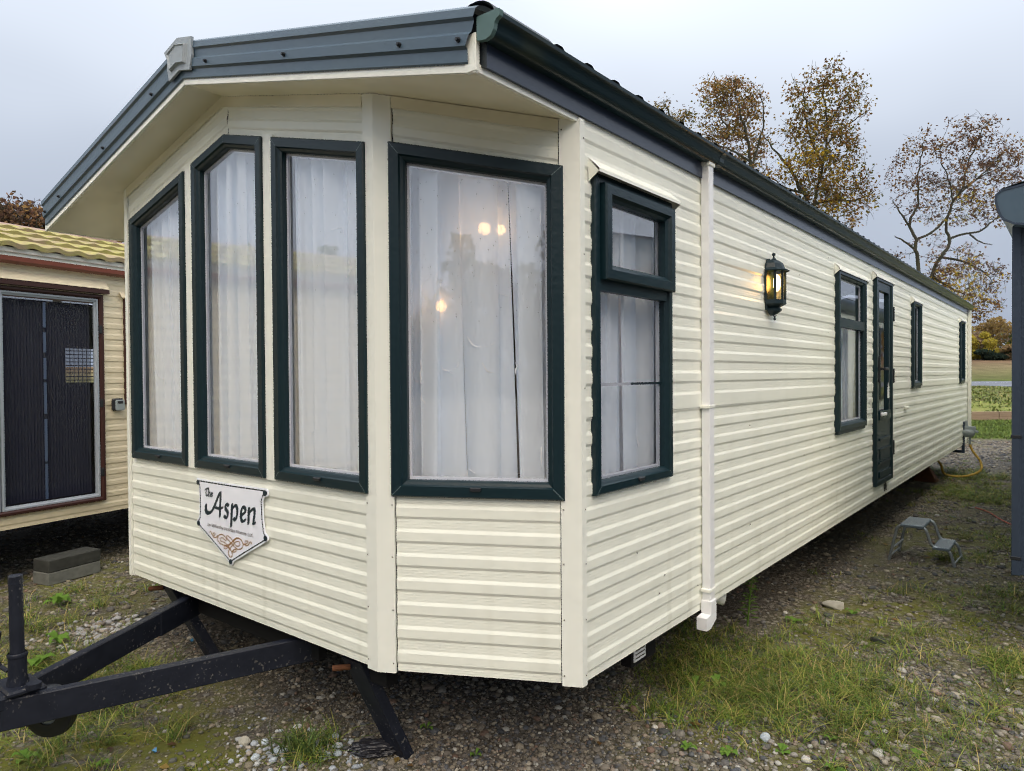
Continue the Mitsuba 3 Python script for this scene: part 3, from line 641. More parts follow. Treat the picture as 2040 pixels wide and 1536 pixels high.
obj('winding_bolt', MB().tube([[-.90, .09, .42], [-.955, .03, .418]], .013, 10), 'rust', sl)
dp = obj('data_plate', MB().box((1.655, 1.08, .300), (1.660, 1.19, .365)), 'white_plastic', van)
obj('print_lines', MB().box((1.6603, 1.09, .312), (1.6612, 1.18, .318)).box((1.6603, 1.09, .33), (1.6612, 1.18, .336)).box((1.6603, 1.09, .348), (1.6612, 1.18, .356)), 'sign_small_ink', dp)
obj('plate_bracket', MB().box((1.60, 1.06, .28), (1.655, 1.30, .49)), 'under_dark', van)
obj('waste_pipe', MB().tube([[1.60, 1.86, .45], [1.74, 1.95, .395]], .035, 14), 'cream_trim', van)

# ------------------------------------------------------------------ net curtains and embroidery
def curtain(fr, o, label, seed, gaps=(), w0=-.095, zb=None, zt=None, motifs=8, amp=.030, freq=9.0, lean=0.0):
    r = np.random.default_rng(seed); P = Polygon(o); u0, z0, u1, z1 = P.bounds
    u0 -= .05; u1 += .05; z0 = zb or z0 - .04
    up = [q for q in o if q[1] > 1.9]; up = sorted(up)
    topf = lambda u: np.interp(u, [q[0] for q in up], [q[1] for q in up])
    ph = r.uniform(0, 6.28, 6); fr_ = np.cumsum(r.uniform(.7, 1.4, 60)); 
    def wave(u, t):
        # pleats whose spacing drifts along the rail, loosening towards the hem
        s = (u - u0) * freq * 2 * np.pi; s = s + 1.1 * np.sin((u - u0) * 7 + ph[0]) + .8 * np.sin((u - u0) * 17 + ph[1] + t * .8)
        f = np.sin(s + .35 * np.sin(t * 2.1 + ph[2])); g = np.sin(2.3 * s + ph[3] + t)
        return w0 + amp * (np.sign(f) * np.abs(f) ** .7 * (1 - .25 * t) + .35 * g)
    def shift(u, t):
        s = (u - u0) * freq * 2 * np.pi; s = s + 1.1 * np.sin((u - u0) * 7 + ph[0]) + .8 * np.sin((u - u0) * 17 + ph[1] + t * .8)
        return .145 / freq * np.sin(2 * s + ph[4]) * (1 - .35 * t) * np.minimum(1, np.minimum(u - u0, u1 - u) / .06)
    panels = []; edges = [(u0, u0)] + list(gaps) + [(u1, u1)]
    for i in range(len(edges) - 1):
        la, lb = (edges[i][0], edges[i][1]) if i == 0 else (edges[i][2], edges[i][3])
        ra, rb = (edges[i + 1][0], edges[i + 1][1]) if i == len(edges) - 2 else (edges[i + 1][0], edges[i + 1][1])
        panels.append((la, lb, ra, rb))
    k = None; emb = MB()
    for la, lb, ra, rb in panels:     # edge positions at the top and at the hem
        nu, nv = max(24, int((ra - la) * 330)), 22
        a = np.linspace(0, 1, nu)[:, None]; t = np.linspace(0, 1, nv)[None, :]
        uu = (la + (ra - la) * a) * (1 - t) + (lb + (rb - lb) * a) * t
        us = la + (ra - la) * a + 0 * t
        uf = uu + shift(us, t)
        tp = topf(np.clip(uu, u0 + .05, u1 - .05)) + .05 if zt is None else zt + 0 * uu
        zz = tp * (1 - t) + z0 * t
        V = fr(np.stack([uf, zz, wave(us, t)], -1).reshape(-1, 3))
        I, J = np.meshgrid(np.arange(nu - 1), np.arange(nv - 1), indexing='ij'); q = (I * nv + J).ravel()
        F = np.c_[q, q + 1, q + nv + 1, q + nv]
        key = obj('net_curtain', (V, F), 'curtain_net', None, smooth=True, label=label, cat='curtain') if k is None else obj('second_panel', (V, F), 'curtain_net', k, smooth=True)
        k = k or key
        for _ in range(max(2, int(motifs * (ra - la) / (u1 - u0) + .5))):
            ca, ct = r.uniform(.08, .92), r.uniform(.05, .95); sc = r.uniform(.035, .085); rt = r.uniform(-.5, .5) + (3.14 if r.random() < .5 else 0)
            stroke = [(0, .0), (.12, .5), (.0, 1.0), (.35, 1.35)] if r.random() < .5 else [(-.5, .55), (-.1, .1), (.3, .2), (.55, .65), (.50, 1.1)]
            pth = smooth_path(stroke, 5) * sc
            cs, sn = math.cos(rt), math.sin(rt)
            uq = ca * (ra - la) + la + pth[:, 0] * cs - pth[:, 1] * sn; 
            tq0 = ct; zc = topf(np.clip(la + ca * (ra - la), u0 + .05, u1 - .05)) * (1 - ct) + z0 * ct
            zq = zc + pth[:, 0] * sn + pth[:, 1] * cs
            hw = .0030 * np.sin(np.linspace(.25, 2.9, len(pth)))
            wv = wave(uq, ct) + .005; uq = uq + shift(uq, ct)
            A = fr(np.c_[uq - hw, zq - hw * .3, wv]); Bq = fr(np.c_[uq + hw, zq + hw * .3, wv])
            n = len(pth); emb.add(np.vstack([A, Bq]), [[j, j + 1, n + j + 1, n + j] for j in range(n - 1)])
    if emb.n: obj('embroidery', emb, 'embroidery', k, kind='stuff')
    return k
curtain(F_FRONT, W1, 'white net curtain behind the leftmost sloping-topped front window', 1, freq=8)
curtain(F_FRONT, W2, 'white net curtain behind the peaked middle front window', 2, freq=8.5)
curtain(F_FRONT, W3, 'white net curtain behind the third front window, left of the corner post', 3, freq=9)
curtain(F_RIGHT, W4, 'white net curtain hanging in gaping folds behind the widest front window', 4, amp=.036, freq=5.5, motifs=22,
        gaps=[(.335, .337, .338, .342), (.516, .530, .5168, .539)])
curtain(F_SIDE, W5, 'white net curtain behind the small opening side window beside the downpipe', 5, freq=8, motifs=7, gaps=[(.80, .79, .805, .815)])
curtain(F_SIDE, rect(3.875, 1.203, 4.76, 2.0), 'pale net curtain behind the two part side window near the lantern', 6, freq=6, motifs=0)
curtain(F_SIDE, W8, 'dim net curtain behind the last narrow side window', 8, freq=6, motifs=0)
# rain on the upper panes
def drops(fr, reg, w, n, key, seed, zlo):
    r = np.random.default_rng(seed); mb = MB(); x0, z0, x1, z1 = reg.bounds; c = 0
    while c < n:
        u = r.uniform(x0, x1); z = zlo + (z1 - zlo) * r.beta(1.4, 1.0)
        if not reg.contains(Point(u, z)): c += .2; continue
        s = r.uniform(.0012, .0030); c += 1
        V = np.array([[u, z + s, w], [u - s * .8, z, w], [u, z - s * 1.2, w], [u + s * .8, z, w], [u, z - s * .2, w + s * .8]])
        mb.add(fr(V), [[0, 1, 4], [1, 2, 4], [2, 3, 4], [3, 0, 4]])
    obj('raindrops', mb, 'droplet', key, kind='stuff')
drops(F_FRONT, Polygon(inset(W1, .07)), -.0225, 70, wk[1], 1, 2.2); drops(F_FRONT, Polygon(inset(W2, .07)), -.0225, 50, wk[2], 2, 2.2)
drops(F_FRONT, Polygon(inset(W3, .07)), -.0225, 40, wk[3], 3, 2.0); drops(F_RIGHT, Polygon(inset(W4, .07)), -.0225, 150, wk[4], 4, 1.8)
# lamps glowing inside
def emit(*c): return {'type': 'area', 'radiance': rgb(*c)}
def room_lamp(p, r, e, label):
    k = thing('room_lamp', label, 'lamp')
    p = np.array(p, float)
    obj('stem', MB().tube([p + [0, 0, r * .8], p + [0, 0, r * 2.2]], .008, 8), 'black_plastic', k)
    m = trimesh.creation.icosphere(2, r); m.apply_translation(p)
    obj('globe', m, 'bulb_white', k, smooth=True, emitter=emit(*e))
def along(px, py, t): # only used to compute metric lamp places below
    return None
LAMP1 = (1.393, .343, 2.246); LAMP2 = (1.454, .375, 2.239); LAMP3 = (1.229, .256, 1.937)
room_lamp(LAMP1, .026, (5.5, 2.9, 1.1), 'glowing warm globe lamp behind the widest front window, left of the upper two')
room_lamp(LAMP2, .020, (5.0, 2.7, 1.0), 'glowing warm globe lamp behind the widest front window, right of the upper two')
room_lamp(LAMP3, .024, (4.6, 2.2, .7), 'glowing warm globe lamp behind the widest front window, lower one on the left')

# ------------------------------------------------------------------ shield sign
sg_out = [(-.291, 1.122), (-.280, 1.118), (-.268, 1.09), (-.263, 1.019), (-.268, .930), (-.290, .906), (-.292, .893), (-.283, .886), (-.130, .815), (.010, .748), (.020, .736), (.034, .728), (.046, .736), (.056, .750), (.204, .822), (.352, .893), (.362, .900), (.360, .910), (.334, .928), (.322, .989), (.318, 1.07), (.330, 1.096), (.352, 1.098), (.366, 1.108), (.364, 1.124), (.350, 1.131), (.034, 1.126), (-.275, 1.124), (-.288, 1.128)]
SP = Polygon(sg_out).buffer(.006).buffer(-.003)
sign = thing('name_sign', 'white shield shaped sign with dark lettering and gold knot below the front windows', 'sign')
F_SIGN = Frame((0, -.004, 0), (1, 0, 0))
obj('board', MB().prism(SP, .002, .007, F_SIGN), 'sign_white', sign)
inner = SP.buffer(-.008)
obj('border', MB().prism(inner.difference(inner.buffer(-.0055)), .0072, .0082, F_SIGN), 'sign_ink', sign)
for u, z in ((-.277, 1.108), (.343, 1.112), (-.276, .895), (.344, .903), (.034, .745)):
    b_ = obj('corner_boss', MB().prism(Point(u, z).buffer(.0125), .0074, .011, F_SIGN), 'sign_ink', sign)
def pen(strokes, wd, ang=.9, thin=.35):
    """Broad-nib pen strokes: the hull of the nib between neighbouring points, joined."""
    out = []
    for s, k in strokes:
        p = smooth_path(s, 6); nib = affinity.rotate(affinity.scale(Point(0, 0).buffer(1, 8), wd * k / 2, wd * k * thin / 2), math.degrees(ang), origin=(0, 0))
        for a, b in zip(p[:-1], p[1:]): out.append(unary_union([affinity.translate(nib, *a), affinity.translate(nib, *b)]).convex_hull)
    return unary_union(out).buffer(.0008).simplify(.0003)
A_ = [([(-.2, .996), (-.201, .975), (-.191, .962), (-.172, .960), (-.145, .971), (-.119, .997), (-.096, 1.027), (-.076, 1.057), (-.062, 1.072)], 1.25), ([(-.054, 1.075), (-.055, 1.048), (-.06, 1.008), (-.064, .957)], 1.0), ([(-.106, .996), (-.068, .995), (-.036, 1.003)], .8)]
spen = [([(.018, 1.02), (.004, 1.025), (-.009, 1.014), (-.005, .998), (.010, .987), (.012, .971), (-.002, .956), (-.020, .962)], 1),
        ([(.053, 1.027), (.050, .994), (.043, .923)], 1.1), ([(.056, 1.011), (.085, 1.027), (.100, 1.013), (.098, .981), (.082, .956), (.069, .961)], 1),
        ([(.134, .984), (.171, 1.005), (.171, 1.022), (.151, 1.027), (.136, 1.004), (.134, .973), (.147, .956), (.171, .967)], 1),
        ([(.204, 1.025), (.201, .987), (.199, .955)], 1.1), ([(.205, 1.003), (.237, 1.027), (.254, 1.022), (.249, .987), (.241, .959), (.256, .963)], 1)]
The = [([(-.208, 1.075), (-.188, 1.085), (-.174, 1.083)], .5), ([(-.193, 1.08), (-.198, 1.06), (-.192, 1.047), (-.180, 1.052)], .5), ([(-.170, 1.09), (-.171, 1.045)], .45), ([(-.170, 1.061), (-.158, 1.069), (-.157, 1.045)], .45), ([(-.148, 1.055), (-.132, 1.063), (-.139, 1.069), (-.146, 1.06), (-.144, 1.048), (-.131, 1.053)], .42)]
obj('lettering', MB().prism(pen(A_ + spen, .020, .75, .45), .0072, .0088, F_SIGN), 'sign_ink', sign)
obj('lettering', MB().prism(pen(The, .016, .75, .5), .0072, .0086, F_SIGN), 'sign_ink', sign)
tm = meshkit.text_mesh('by Willerby Holiday Homes Ltd.', .0165, .0012); tv = np.array(tm.vertices); kx = .425 / tv[:, 0].max()
obj('small_lettering', MB().add(F_SIGN(np.c_[-.187 + tv[:, 0] * kx + tv[:, 1] * .18, .893 + tv[:, 1], .0073 + tv[:, 2]]), tm.faces), 'sign_small_ink', sign)
O1 = [(-.168, .863), (-.16, .868), (-.151, .865), (-.142, .853), (-.126, .85), (-.111, .859), (-.116, .866), (-.13, .863), (-.135, .852), (-.126, .843), (-.104, .845), (-.084, .857), (-.052, .868), (-.021, .863), (.022, .846), (.058, .83), (.087, .817), (.117, .818), (.144, .832), (.147, .851), (.127, .867), (.094, .868), (.058, .848), (.021, .823), (-.01, .801), (-.028, .805), (-.016, .815), (.015, .811), (.045, .798), (.075, .798), (.087, .808), (.072, .812), (.051, .799)]
O2 = [(.225, .861), (.217, .868), (.204, .861), (.193, .849), (.176, .844), (.165, .854), (.171, .866), (.188, .868), (.188, .859), (.153, .847), (.136, .862), (.106, .871), (.076, .863), (.04, .839), (.003, .822), (-.035, .817), (-.072, .823), (-.091, .837), (-.081, .854)]
O3 = [(-.065, .847), (-.04, .852), (-.009, .842), (-.003, .865), (.016, .868), (.052, .854), (.082, .832), (.111, .833), (.121, .847), (.106, .855), (.082, .848), (.051, .828), (.014, .793), (.02, .772), (.038, .768), (.05, .783), (.039, .8), (-.004, .826), (-.034, .832), (-.059, .835), (-.065, .847)]
knot = unary_union([LineString(smooth_path(o, 6)).buffer(.0024) for o in (O1, O2, O3)]).simplify(.0003)
obj('knot_ornament', MB().prism(knot, .0072, .0084, F_SIGN), 'sign_gold', sign)

# ------------------------------------------------------------------ wall lantern
lan = thing('wall_lantern', 'dark half lantern with a lit bulb on the cream side wall', 'lantern')
LO = np.array([2.42, 2.16])
def LF(v): return F_SIDE(np.c_[LO[0] + v[:, 0], LO[1] + v[:, 2], v[:, 1]])
def half_ring(r, z, n=6, sq=1.0): 
    a = np.linspace(0, np.pi, n); return LF(np.c_[r * np.cos(a), .012 + r * sq * np.sin(a), np.full(n, z)])
R0 = .082
mb = MB().prism(Polygon([(-.075, -.135), (.075, -.135), (.075, .13), (.04, .168), (-.04, .168), (-.075, .13)]), .004, .016, lambda v: F_SIDE(np.c_[LO[0] + v[:, 0], LO[1] + v[:, 1], v[:, 2]]))
obj('back_plate', mb, 'lantern_metal', lan)
obj('roof', MB().loft([half_ring(R0 + .022, .092), half_ring(R0 + .024, .098), half_ring(R0 - .002, .112), half_ring(R0 - .012, .140), half_ring(.048, .158), half_ring(.020, .166), half_ring(.004, .168)], closed=False), 'lantern_metal', lan)
obj('finial', MB().lathe([(.016, 0), (.012, .006), (.005, .010), (.005, .020), (.010, .026), (.011, .032), (.006, .040), (0, .043)], (0, .03, .166), 12, fr=LF), 'lantern_metal', lan, smooth=50)
obj('base', MB().loft([half_ring(R0 + .003, -.075), half_ring(R0 + .004, -.100), half_ring(R0 - .006, -.106), half_ring(.050, -.120), half_ring(.062, -.128), half_ring(.060, -.140), half_ring(.034, -.158), half_ring(.010, -.166)], closed=False), 'lantern_metal', lan)
obj('pendant', MB().lathe([(0, -.030), (.007, -.024), (.008, -.018), (.004, -.012), (.006, -.004), (.014, 0)], (0, .035, -.166), 12, fr=LF), 'lantern_metal', lan, smooth=50)
a_ = np.linspace(0, np.pi, 6)
for t in a_:
    c = np.array([(R0 - .002) * math.cos(t), .012 + (R0 - .002) * math.sin(t)])
    obj('glazing_bar', MB().box((c[0] - .0055, c[1] - .0055, -.078), (c[0] + .0055, c[1] + .0055, .094), LF), 'lantern_metal', lan)
for t0, t1 in zip(a_[:-1], a_[1:]):
    q = np.array([[(R0 - .006) * math.cos(t), .012 + (R0 - .006) * math.sin(t), z] for t, z in ((t0, -.076), (t1, -.076), (t1, .092), (t0, .092))])
    obj('glass_panel', MB().add(LF(q), [[0, 1, 2, 3]]), 'lantern_glass', lan)
obj('lamp_holder', MB().lathe([(.014, 0), (.014, .045)], (0, .045, -.075), 12, fr=LF), 'white_plastic', lan)
bm = trimesh.creation.icosphere(2, 1.0); bv = np.array(bm.vertices) * [.021, .021, .050] + [0, .048, .026]
obj('bulb', (LF(bv), bm.faces[:, ::-1]), 'bulb_white', lan, smooth=True, emitter=emit(6.5, 3.9, 1.35))

# ------------------------------------------------------------------ the neighbour with the mossy tiled roof
nb = thing('tiled_caravan', 'beige caravan with mossy yellow tiled roof, red gutter and dark glazed doors', 'caravan')
NF = Frame((-3.21, -.09, 0), (-.2025, .9793, 0))
NDOOR = rect(-.80, .585, .835, 2.375)
NWIN = rect(1.03, 1.415, 1.75, 2.36)
NDOOR2 = rect(-5.2, 1.0, -3.7, 2.3)
nreg = Polygon(rect(-7.0, .475, 4.5, 2.60))
for h in (NDOOR, NWIN, NDOOR2): nreg = nreg.difference(Polygon(inset(h, .02)))
nwall = obj('wall', MB().poly(nreg, -.02, NF), 'interior', nb)
cladding(nwall, NF, nreg, bottom=.475, top=2.60, bs='beige_paint', joint=1.30, P0=.0966, P1=.0966)
# room behind the glazed doors: floor, far wall with a bright window
FARW = rect(2.28, 1.60, 2.75, 2.03)
freg = Polygon(rect(-7.0, .475, 4.5, 2.60)).difference(Polygon(FARW))
nfw = obj('far_wall', MB().poly(freg, -3.0, NF), 'dim_lining', nb)
mb = MB()
for z in np.linspace(1.63, 2.0, 9): mb.box((2.28, z - .006, -2.995), (2.75, z + .006, -2.985), NF)
for u in np.linspace(2.33, 2.70, 8): mb.box((u - .003, 1.60, -2.996), (u + .003, 2.03, -2.99), NF)
obj('far_window_bars', mb, 'grey_trim', nfw)
obj('room_floor', MB().add(NF(np.array([[-7, .56, -3.0], [4.5, .56, -3.0], [4.5, .56, -.02], [-7, .56, -.02]])), [[0, 1, 2, 3]]), 'dim_lining', nb)
for u in (-7.0, 4.5): obj('end_wall', MB().add(NF(np.array([[u, .475, -3.0], [u, .475, 0], [u, 2.6, 0], [u, 3.15, -1.7], [u, 2.6, -3.0]])), [[0, 1, 2], [0, 2, 3], [0, 3, 4]]), 'beige_paint', nb)
obj('underside', MB().add(NF(np.array([[-7, .50, -3.0], [4.5, .50, -3.0], [4.5, .50, -.03], [-7, .50, -.03]])), [[0, 1, 2, 3]]), 'under_dark', nb)
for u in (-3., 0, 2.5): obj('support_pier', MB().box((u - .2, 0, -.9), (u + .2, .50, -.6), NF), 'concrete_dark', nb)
# glazed double door
ndo = obj('glazed_door', ring_mesh(NF, NDOOR, [(0, -.012), (0, .024), (.005, .028), (.022, .028), (.034, .012), (.034, -.02)]), 'brown_frame', nb)
for i, (a, b) in enumerate(((-.762, .004), (.016, .795))):
    lf = obj('door_leaf', ring_mesh(NF, rect(a, .622, b, 2.338), [(0, -.02), (0, .010), (.014, .010), (.016, .000), (.030, -.004), (.030, -.02)]), 'grey_trim', ndo)
    obj('pane', MB().poly(Polygon(rect(a + .036, .655, b - .036, 2.305)), -.006, NF), 'door_glass', lf)
    pl = MB(); us = np.linspace(a + .03, b - .03, 60); V = []
    for z in (.66, 2.30): V.append(NF(np.c_[us, np.full(60, z), -.055 - .012 * (np.arange(60) % 2)]))
    cut = 60
    pl.loft([V[0][:cut], V[1][:cut]], closed=False)
    obj('pleated_blind', pl, 'pleat_net', ndo)
mb = MB()
for z0, z1 in ((.66, .95), (.97, 1.32), (1.36, 1.62), (1.645, 1.82), (1.865, 2.03), (2.07, 2.28)): mb.box((.365, z0, -.047), (.388, z1, -.040), NF, c=.002)
obj('blind_rail', mb, 'rail_blue', ndo)
obj('hinge', MB().box((.797, .80, .010), (.822, .87, .030), NF, c=.003), 'black_plastic', ndo)
obj('hinge', MB().box((.797, 1.40, .010), (.822, 1.47, .030), NF, c=.003), 'black_plastic', ndo)
obj('hinge', MB().box((.797, 2.04, .010), (.822, 2.11, .030), NF, c=.003), 'black_plastic', ndo)
hd = obj('drip_hood', MB().add(NF(np.array([[-.84, 2.50, .004], [.87, 2.50, .004], [.87, 2.425, .06], [-.84, 2.425, .06]])), [[0, 1, 2, 3]]), 'beige_paint', nb)
obj('underside', MB().box((-.84, 2.385, .0), (.87, 2.420, .058), NF), 'brown_frame', hd)
nw = obj('window', ring_mesh(NF, NWIN, [(0, -.012), (0, .024), (.05, .028), (.055, -.02)]), 'brown_frame', nb)
obj('pane', MB().poly(Polygon(inset(NWIN, .05)), -.01, NF), 'window_glass', nw)
obj('drip_hood', MB().add(NF(np.array([[.99, 2.42, .004], [1.8, 2.42, .004], [1.8, 2.37, .05], [.99, 2.37, .05]])), [[0, 1, 2, 3]]), 'beige_paint', nb)
nw2 = obj('window', ring_mesh(NF, NDOOR2, [(0, -.012), (0, .024), (.05, .028), (.055, -.02)]), 'brown_frame', nb)
obj('pane', MB().poly(Polygon(inset(NDOOR2, .05)), -.01, NF), 'window_glass', nw2)
obj('blind', MB().poly(Polygon(inset(NDOOR2, .03)), -.08, NF), 'pleat_blind', nw2)
# eaves and roof of separate pressed tiles
obj('gutter', MB().loft([NF(np.array([[u, z, w] for z, w in ((2.56, .0), (2.545, .05), (2.565, .085), (2.60, .085), (2.605, .075), (2.60, .0))])) for u in np.linspace(-7, 4.5, 20)]), 'gutter_red', nb)
obj('eave_board', MB().box((-7, 2.600, -.02), (4.5, 2.668, .082), NF), 'cream_trim', nb)
pit, crs, n_c = .178, .46, 4
slope = .285
rfk = obj('roof', MB().add(NF(np.array([[-7, 2.628, .10], [4.5, 2.628, .10], [4.5, 2.628 + 1.8 * slope, -1.7], [-7, 2.628 + 1.8 * slope, -1.7]])), [[0, 1, 2, 3]]), 'dusty_pink', nb)
obj('roof_rear_slope', MB().add(NF(np.array([[-7, 2.628, -3.1], [4.5, 2.628, -3.1], [4.5, 2.628 + 1.8 * slope, -1.7], [-7, 2.628 + 1.8 * slope, -1.7]])), [[0, 1, 2, 3]]), 'dusty_pink', nb)
def roof_tile(u0, c):
    a = np.linspace(0, 1, 8); hump = .019 * (.5 + .5 * np.cos(2 * np.pi * (a - .02))) ** 1.2
    rows = []
    for w, up, thick in ((.113, 0.010, 0), (.118, .048, 1), (-.18, .030, 1), (-.365, .010, 1)):
        ww = w - c * crs
        rows.append(NF(np.c_[u0 + a * pit, 2.650 + (.10 - ww) * slope + up + hump * (1 if thick else 1), np.full(8, ww)]))
    return MB().loft(rows, closed=False)
for c in range(n_c):
    for i in range(-20, 17):
        obj('roof_tile', roof_tile(.215 + i * pit, c), 'mossy_tile', rfk, smooth=30)
far_t = MB()
for c in range(n_c):
    for i in range(-41, -20): q = roof_tile(.215 + i * pit, c).get(); far_t.add(*q)
obj('distant_tiles', far_t, 'mossy_tile', rfk, smooth=30, kind='stuff')
obj('ridge_cap', MB().box((-7, 2.628 + 1.77 * slope, -1.78), (4.5, 2.628 + 1.80 * slope + .05, -1.60), NF, c=.015), 'dusty_pink', rfk)
vn = obj('roof_vent', MB().prism(Polygon([(-1.50, 3.15), (-1.50, 3.240), (-1.60, 3.280), (-1.85, 3.280), (-1.9, 3.15)]), 1.66, 1.98, lambda v: NF(np.c_[v[:, 2], v[:, 1], v[:, 0]])), 'dusty_pink', nb)
mb = MB()
for u in np.linspace(1.72, 1.92, 8): mb.box((u - .008, 3.180, -1.503), (u + .008, 3.232, -1.496), NF)
obj('louvre', mb, 'black_plastic', vn)
ks = thing('key_safe', 'small black and grey key safe on the beige wall beside the dark door', 'key safe')
obj('case', MB().box((.900, 1.362, .002), (1.004, 1.472, .040), NF, c=.012), 'black_plastic', ks)
obj('cover', MB().box((.918, 1.366, .038), (1.002, 1.458, .050), NF, c=.010), 'regulator_grey', ks)
obj('dial', MB().box((.935, 1.425, .049), (.985, 1.448, .053), NF, c=.003), 'black_plastic', ks)
scene['mat_pleat_net'] = {'type': 'mask', 'opacity': 0.64, 'bsdf': {'type': 'twosided', 'bsdf': {'type': 'principled', 'base_color': rgb(.010, .014, .040), 'roughness': .6}}}
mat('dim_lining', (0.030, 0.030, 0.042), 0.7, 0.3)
mat('rail_blue', (.055, .085, .16), .4)

# concrete blocks under its edge
BF = Frame((-3.10, .205, 0), (-.245, .969, 0))
def block(z0, b, w, bs, label, turn=0.0):
    m = MB().box((-.01 + turn, z0, -.20), (.43 + turn, z0 + .10, .0), BF, c=.006)
    obj('concrete_block', m, bs, None, label=label, cat='block')
block(0.0, 0, 0, 'concrete', 'pale grey concrete block lying on the gravel, under a dark one')
block(.101, 0, 0, 'concrete_dark', 'dark concrete block on top of a paler one', .004)  # upper block takes the evenly darkened concrete colour

# ------------------------------------------------------------------ the grey trimmed caravan at the other side
rc = thing('grey_caravan', 'caravan with dark grey gutter end and corner pipe at the right edge', 'caravan')
RF = Frame((2.985, 3.235, 0), (1, 0, 0)); RS = Frame((2.985, 13.5, 0), (0, -1, 0))
obj('front_wall', MB().poly(Polygon(rect(.02, .46, 3.6, 2.6)), 0, RF), 'dark_slate', rc)
rwin = [rect(1.6, 1.2, 2.4, 2.4), rect(4.4, .62, 5.2, 2.4), rect(6.6, 1.2, 8.0, 2.4)]
rreg = Polygon(rect(.0, .46, 10.25, 2.6))
for h in rwin: rreg = rreg.difference(Polygon(h))
rw = obj('side_wall', MB().poly(rreg, -.03, RS), 'interior', rc)
cladding(rw, RS, rreg, bottom=.46, top=2.6)
for h in rwin:
    k = obj('window', ring_mesh(RS, h, [(0, -.012), (0, .025), (.06, .025), (.065, -.02)]), 'green_frame', rc)
    obj('pane', MB().poly(Polygon(inset(h, .05)), -.01, RS), 'window_glass', k)
    obj('blind', MB().poly(Polygon(inset(h, .02)), -.10, RS), 'pleat_blind', k)
obj('corner_pipe', MB().box((-.018, .455, -.06), (.026, 2.50, .012), RF, c=.004), 'dark_slate', rc)
for z in (.557, 1.270): obj('pipe_clip', MB().box((-.022, z - .010, -.062), (.030, z + .010, .016), RF, c=.002), 'black_plastic', rc)
gpr = Polygon([(-.085, 2.668), (-.088, 2.64), (-.083, 2.605), (-.066, 2.55), (-.052, 2.525), (-.002, 2.493), (.06, 2.480), (.30, 2.500), (.30, 2.75), (-.06, 2.690)])
gu = obj('gutter', MB().prism(gpr, .03, 10.5, lambda v: np.c_[2.985 + v[:, 0], 3.10 + v[:, 2], v[:, 1]]), 'fascia_metal', rc)
obj('gutter_end', MB().prism(gpr.buffer(.004), .0, .028, lambda v: np.c_[2.985 + v[:, 0], 3.10 + v[:, 2], v[:, 1]]), 'fascia_metal', gu)
obj('end_rim', MB().prism(gpr.buffer(.006).difference(gpr.buffer(-.006)), -.004, .004, lambda v: np.c_[2.985 + v[:, 0], 3.10 + v[:, 2], v[:, 1]]), 'dark_slate', gu)
obj('roof', MB().loft([np.array([[2.92 + x, y, z] for x, z in ((0, 2.70), (1.85, 3.15), (3.7, 2.70))]) for y in (3.10, 13.6)], closed=False), 'roof_green', rc)
mat('roof_green', (.022, .048, .040), .5)
obj('underside', MB().add(np.array([[3.0, 3.25, .47], [6.5, 3.25, .47], [6.5, 13.5, .47], [3.0, 13.5, .47]]), [[0, 1, 2, 3]]), 'under_dark', rc)
obj('other_walls', MB().add(np.array([[6.58, 3.24, .46], [6.58, 13.5, .46], [6.58, 13.5, 2.6], [6.58, 3.24, 2.6], [2.99, 13.5, .46], [2.99, 13.5, 2.6]]), [[0, 1, 2, 3], [1, 4, 5, 2]]), 'cream_paint', rc)
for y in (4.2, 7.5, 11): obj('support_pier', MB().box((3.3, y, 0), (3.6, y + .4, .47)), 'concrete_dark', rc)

# ------------------------------------------------------------------ step stool
stl = thing('step_stool', 'two step galvanised metal stool standing on the gravel', 'step stool')
def rounded(pts, r=.045, n=5):
    p = np.asarray(pts, float); out = [p[0]]
    for i in range(1, len(p) - 1):
        a = p[i] + (p[i - 1] - p[i]) / np.linalg.norm(p[i - 1] - p[i]) * r; b = p[i] + (p[i + 1] - p[i]) / np.linalg.norm(p[i + 1] - p[i]) * r
        out += [(1 - t) ** 2 * a + 2 * t * (1 - t) * p[i] + t * t * b for t in np.linspace(0, 1, n)]
    return np.array(out + [p[-1]])
ST_ = [(1.972, 0.0), (2.040, .318), (2.250, .322), (2.300, .158), (2.432, .150), (2.468, -.005)]
for yy, nm in ((5.08, 'side_frame'), (5.44, 'side_frame')):
    obj(nm, MB().tube(rounded([(x + (.012 if yy > 5.2 else 0), yy, z) for x, z in ST_]), .0125, 10), 'galvanised', stl, smooth=50)
obj('foot_bar', MB().tube([(2.008, 5.08, .12), (2.02, 5.44, .12)], .008, 8).tube([(1.985, 5.09, .045), (1.997, 5.43, .045)], .008, 8), 'galvanised', stl)
for x0, x1, z in ((2.062, 2.242, .330), (2.305, 2.432, .165)):
    t = obj('tread', MB().box((x0, 5.06, z - .022), (x1, 5.46, z), c=.003), 'tread_metal', stl)
    mb = MB()
    for y in np.arange(5.075, 5.455, .0135): mb.box((x0 + .008, y, z - .001), (x1 - .008, y + .006, z + .003))
    obj('grip_ribs', mb, 'galvanised', t, kind='stuff')
obj('rear_brace', MB().tube([(2.46, 5.08, .04), (2.475, 5.44, .04)], .006, 8), 'galvanised', stl)

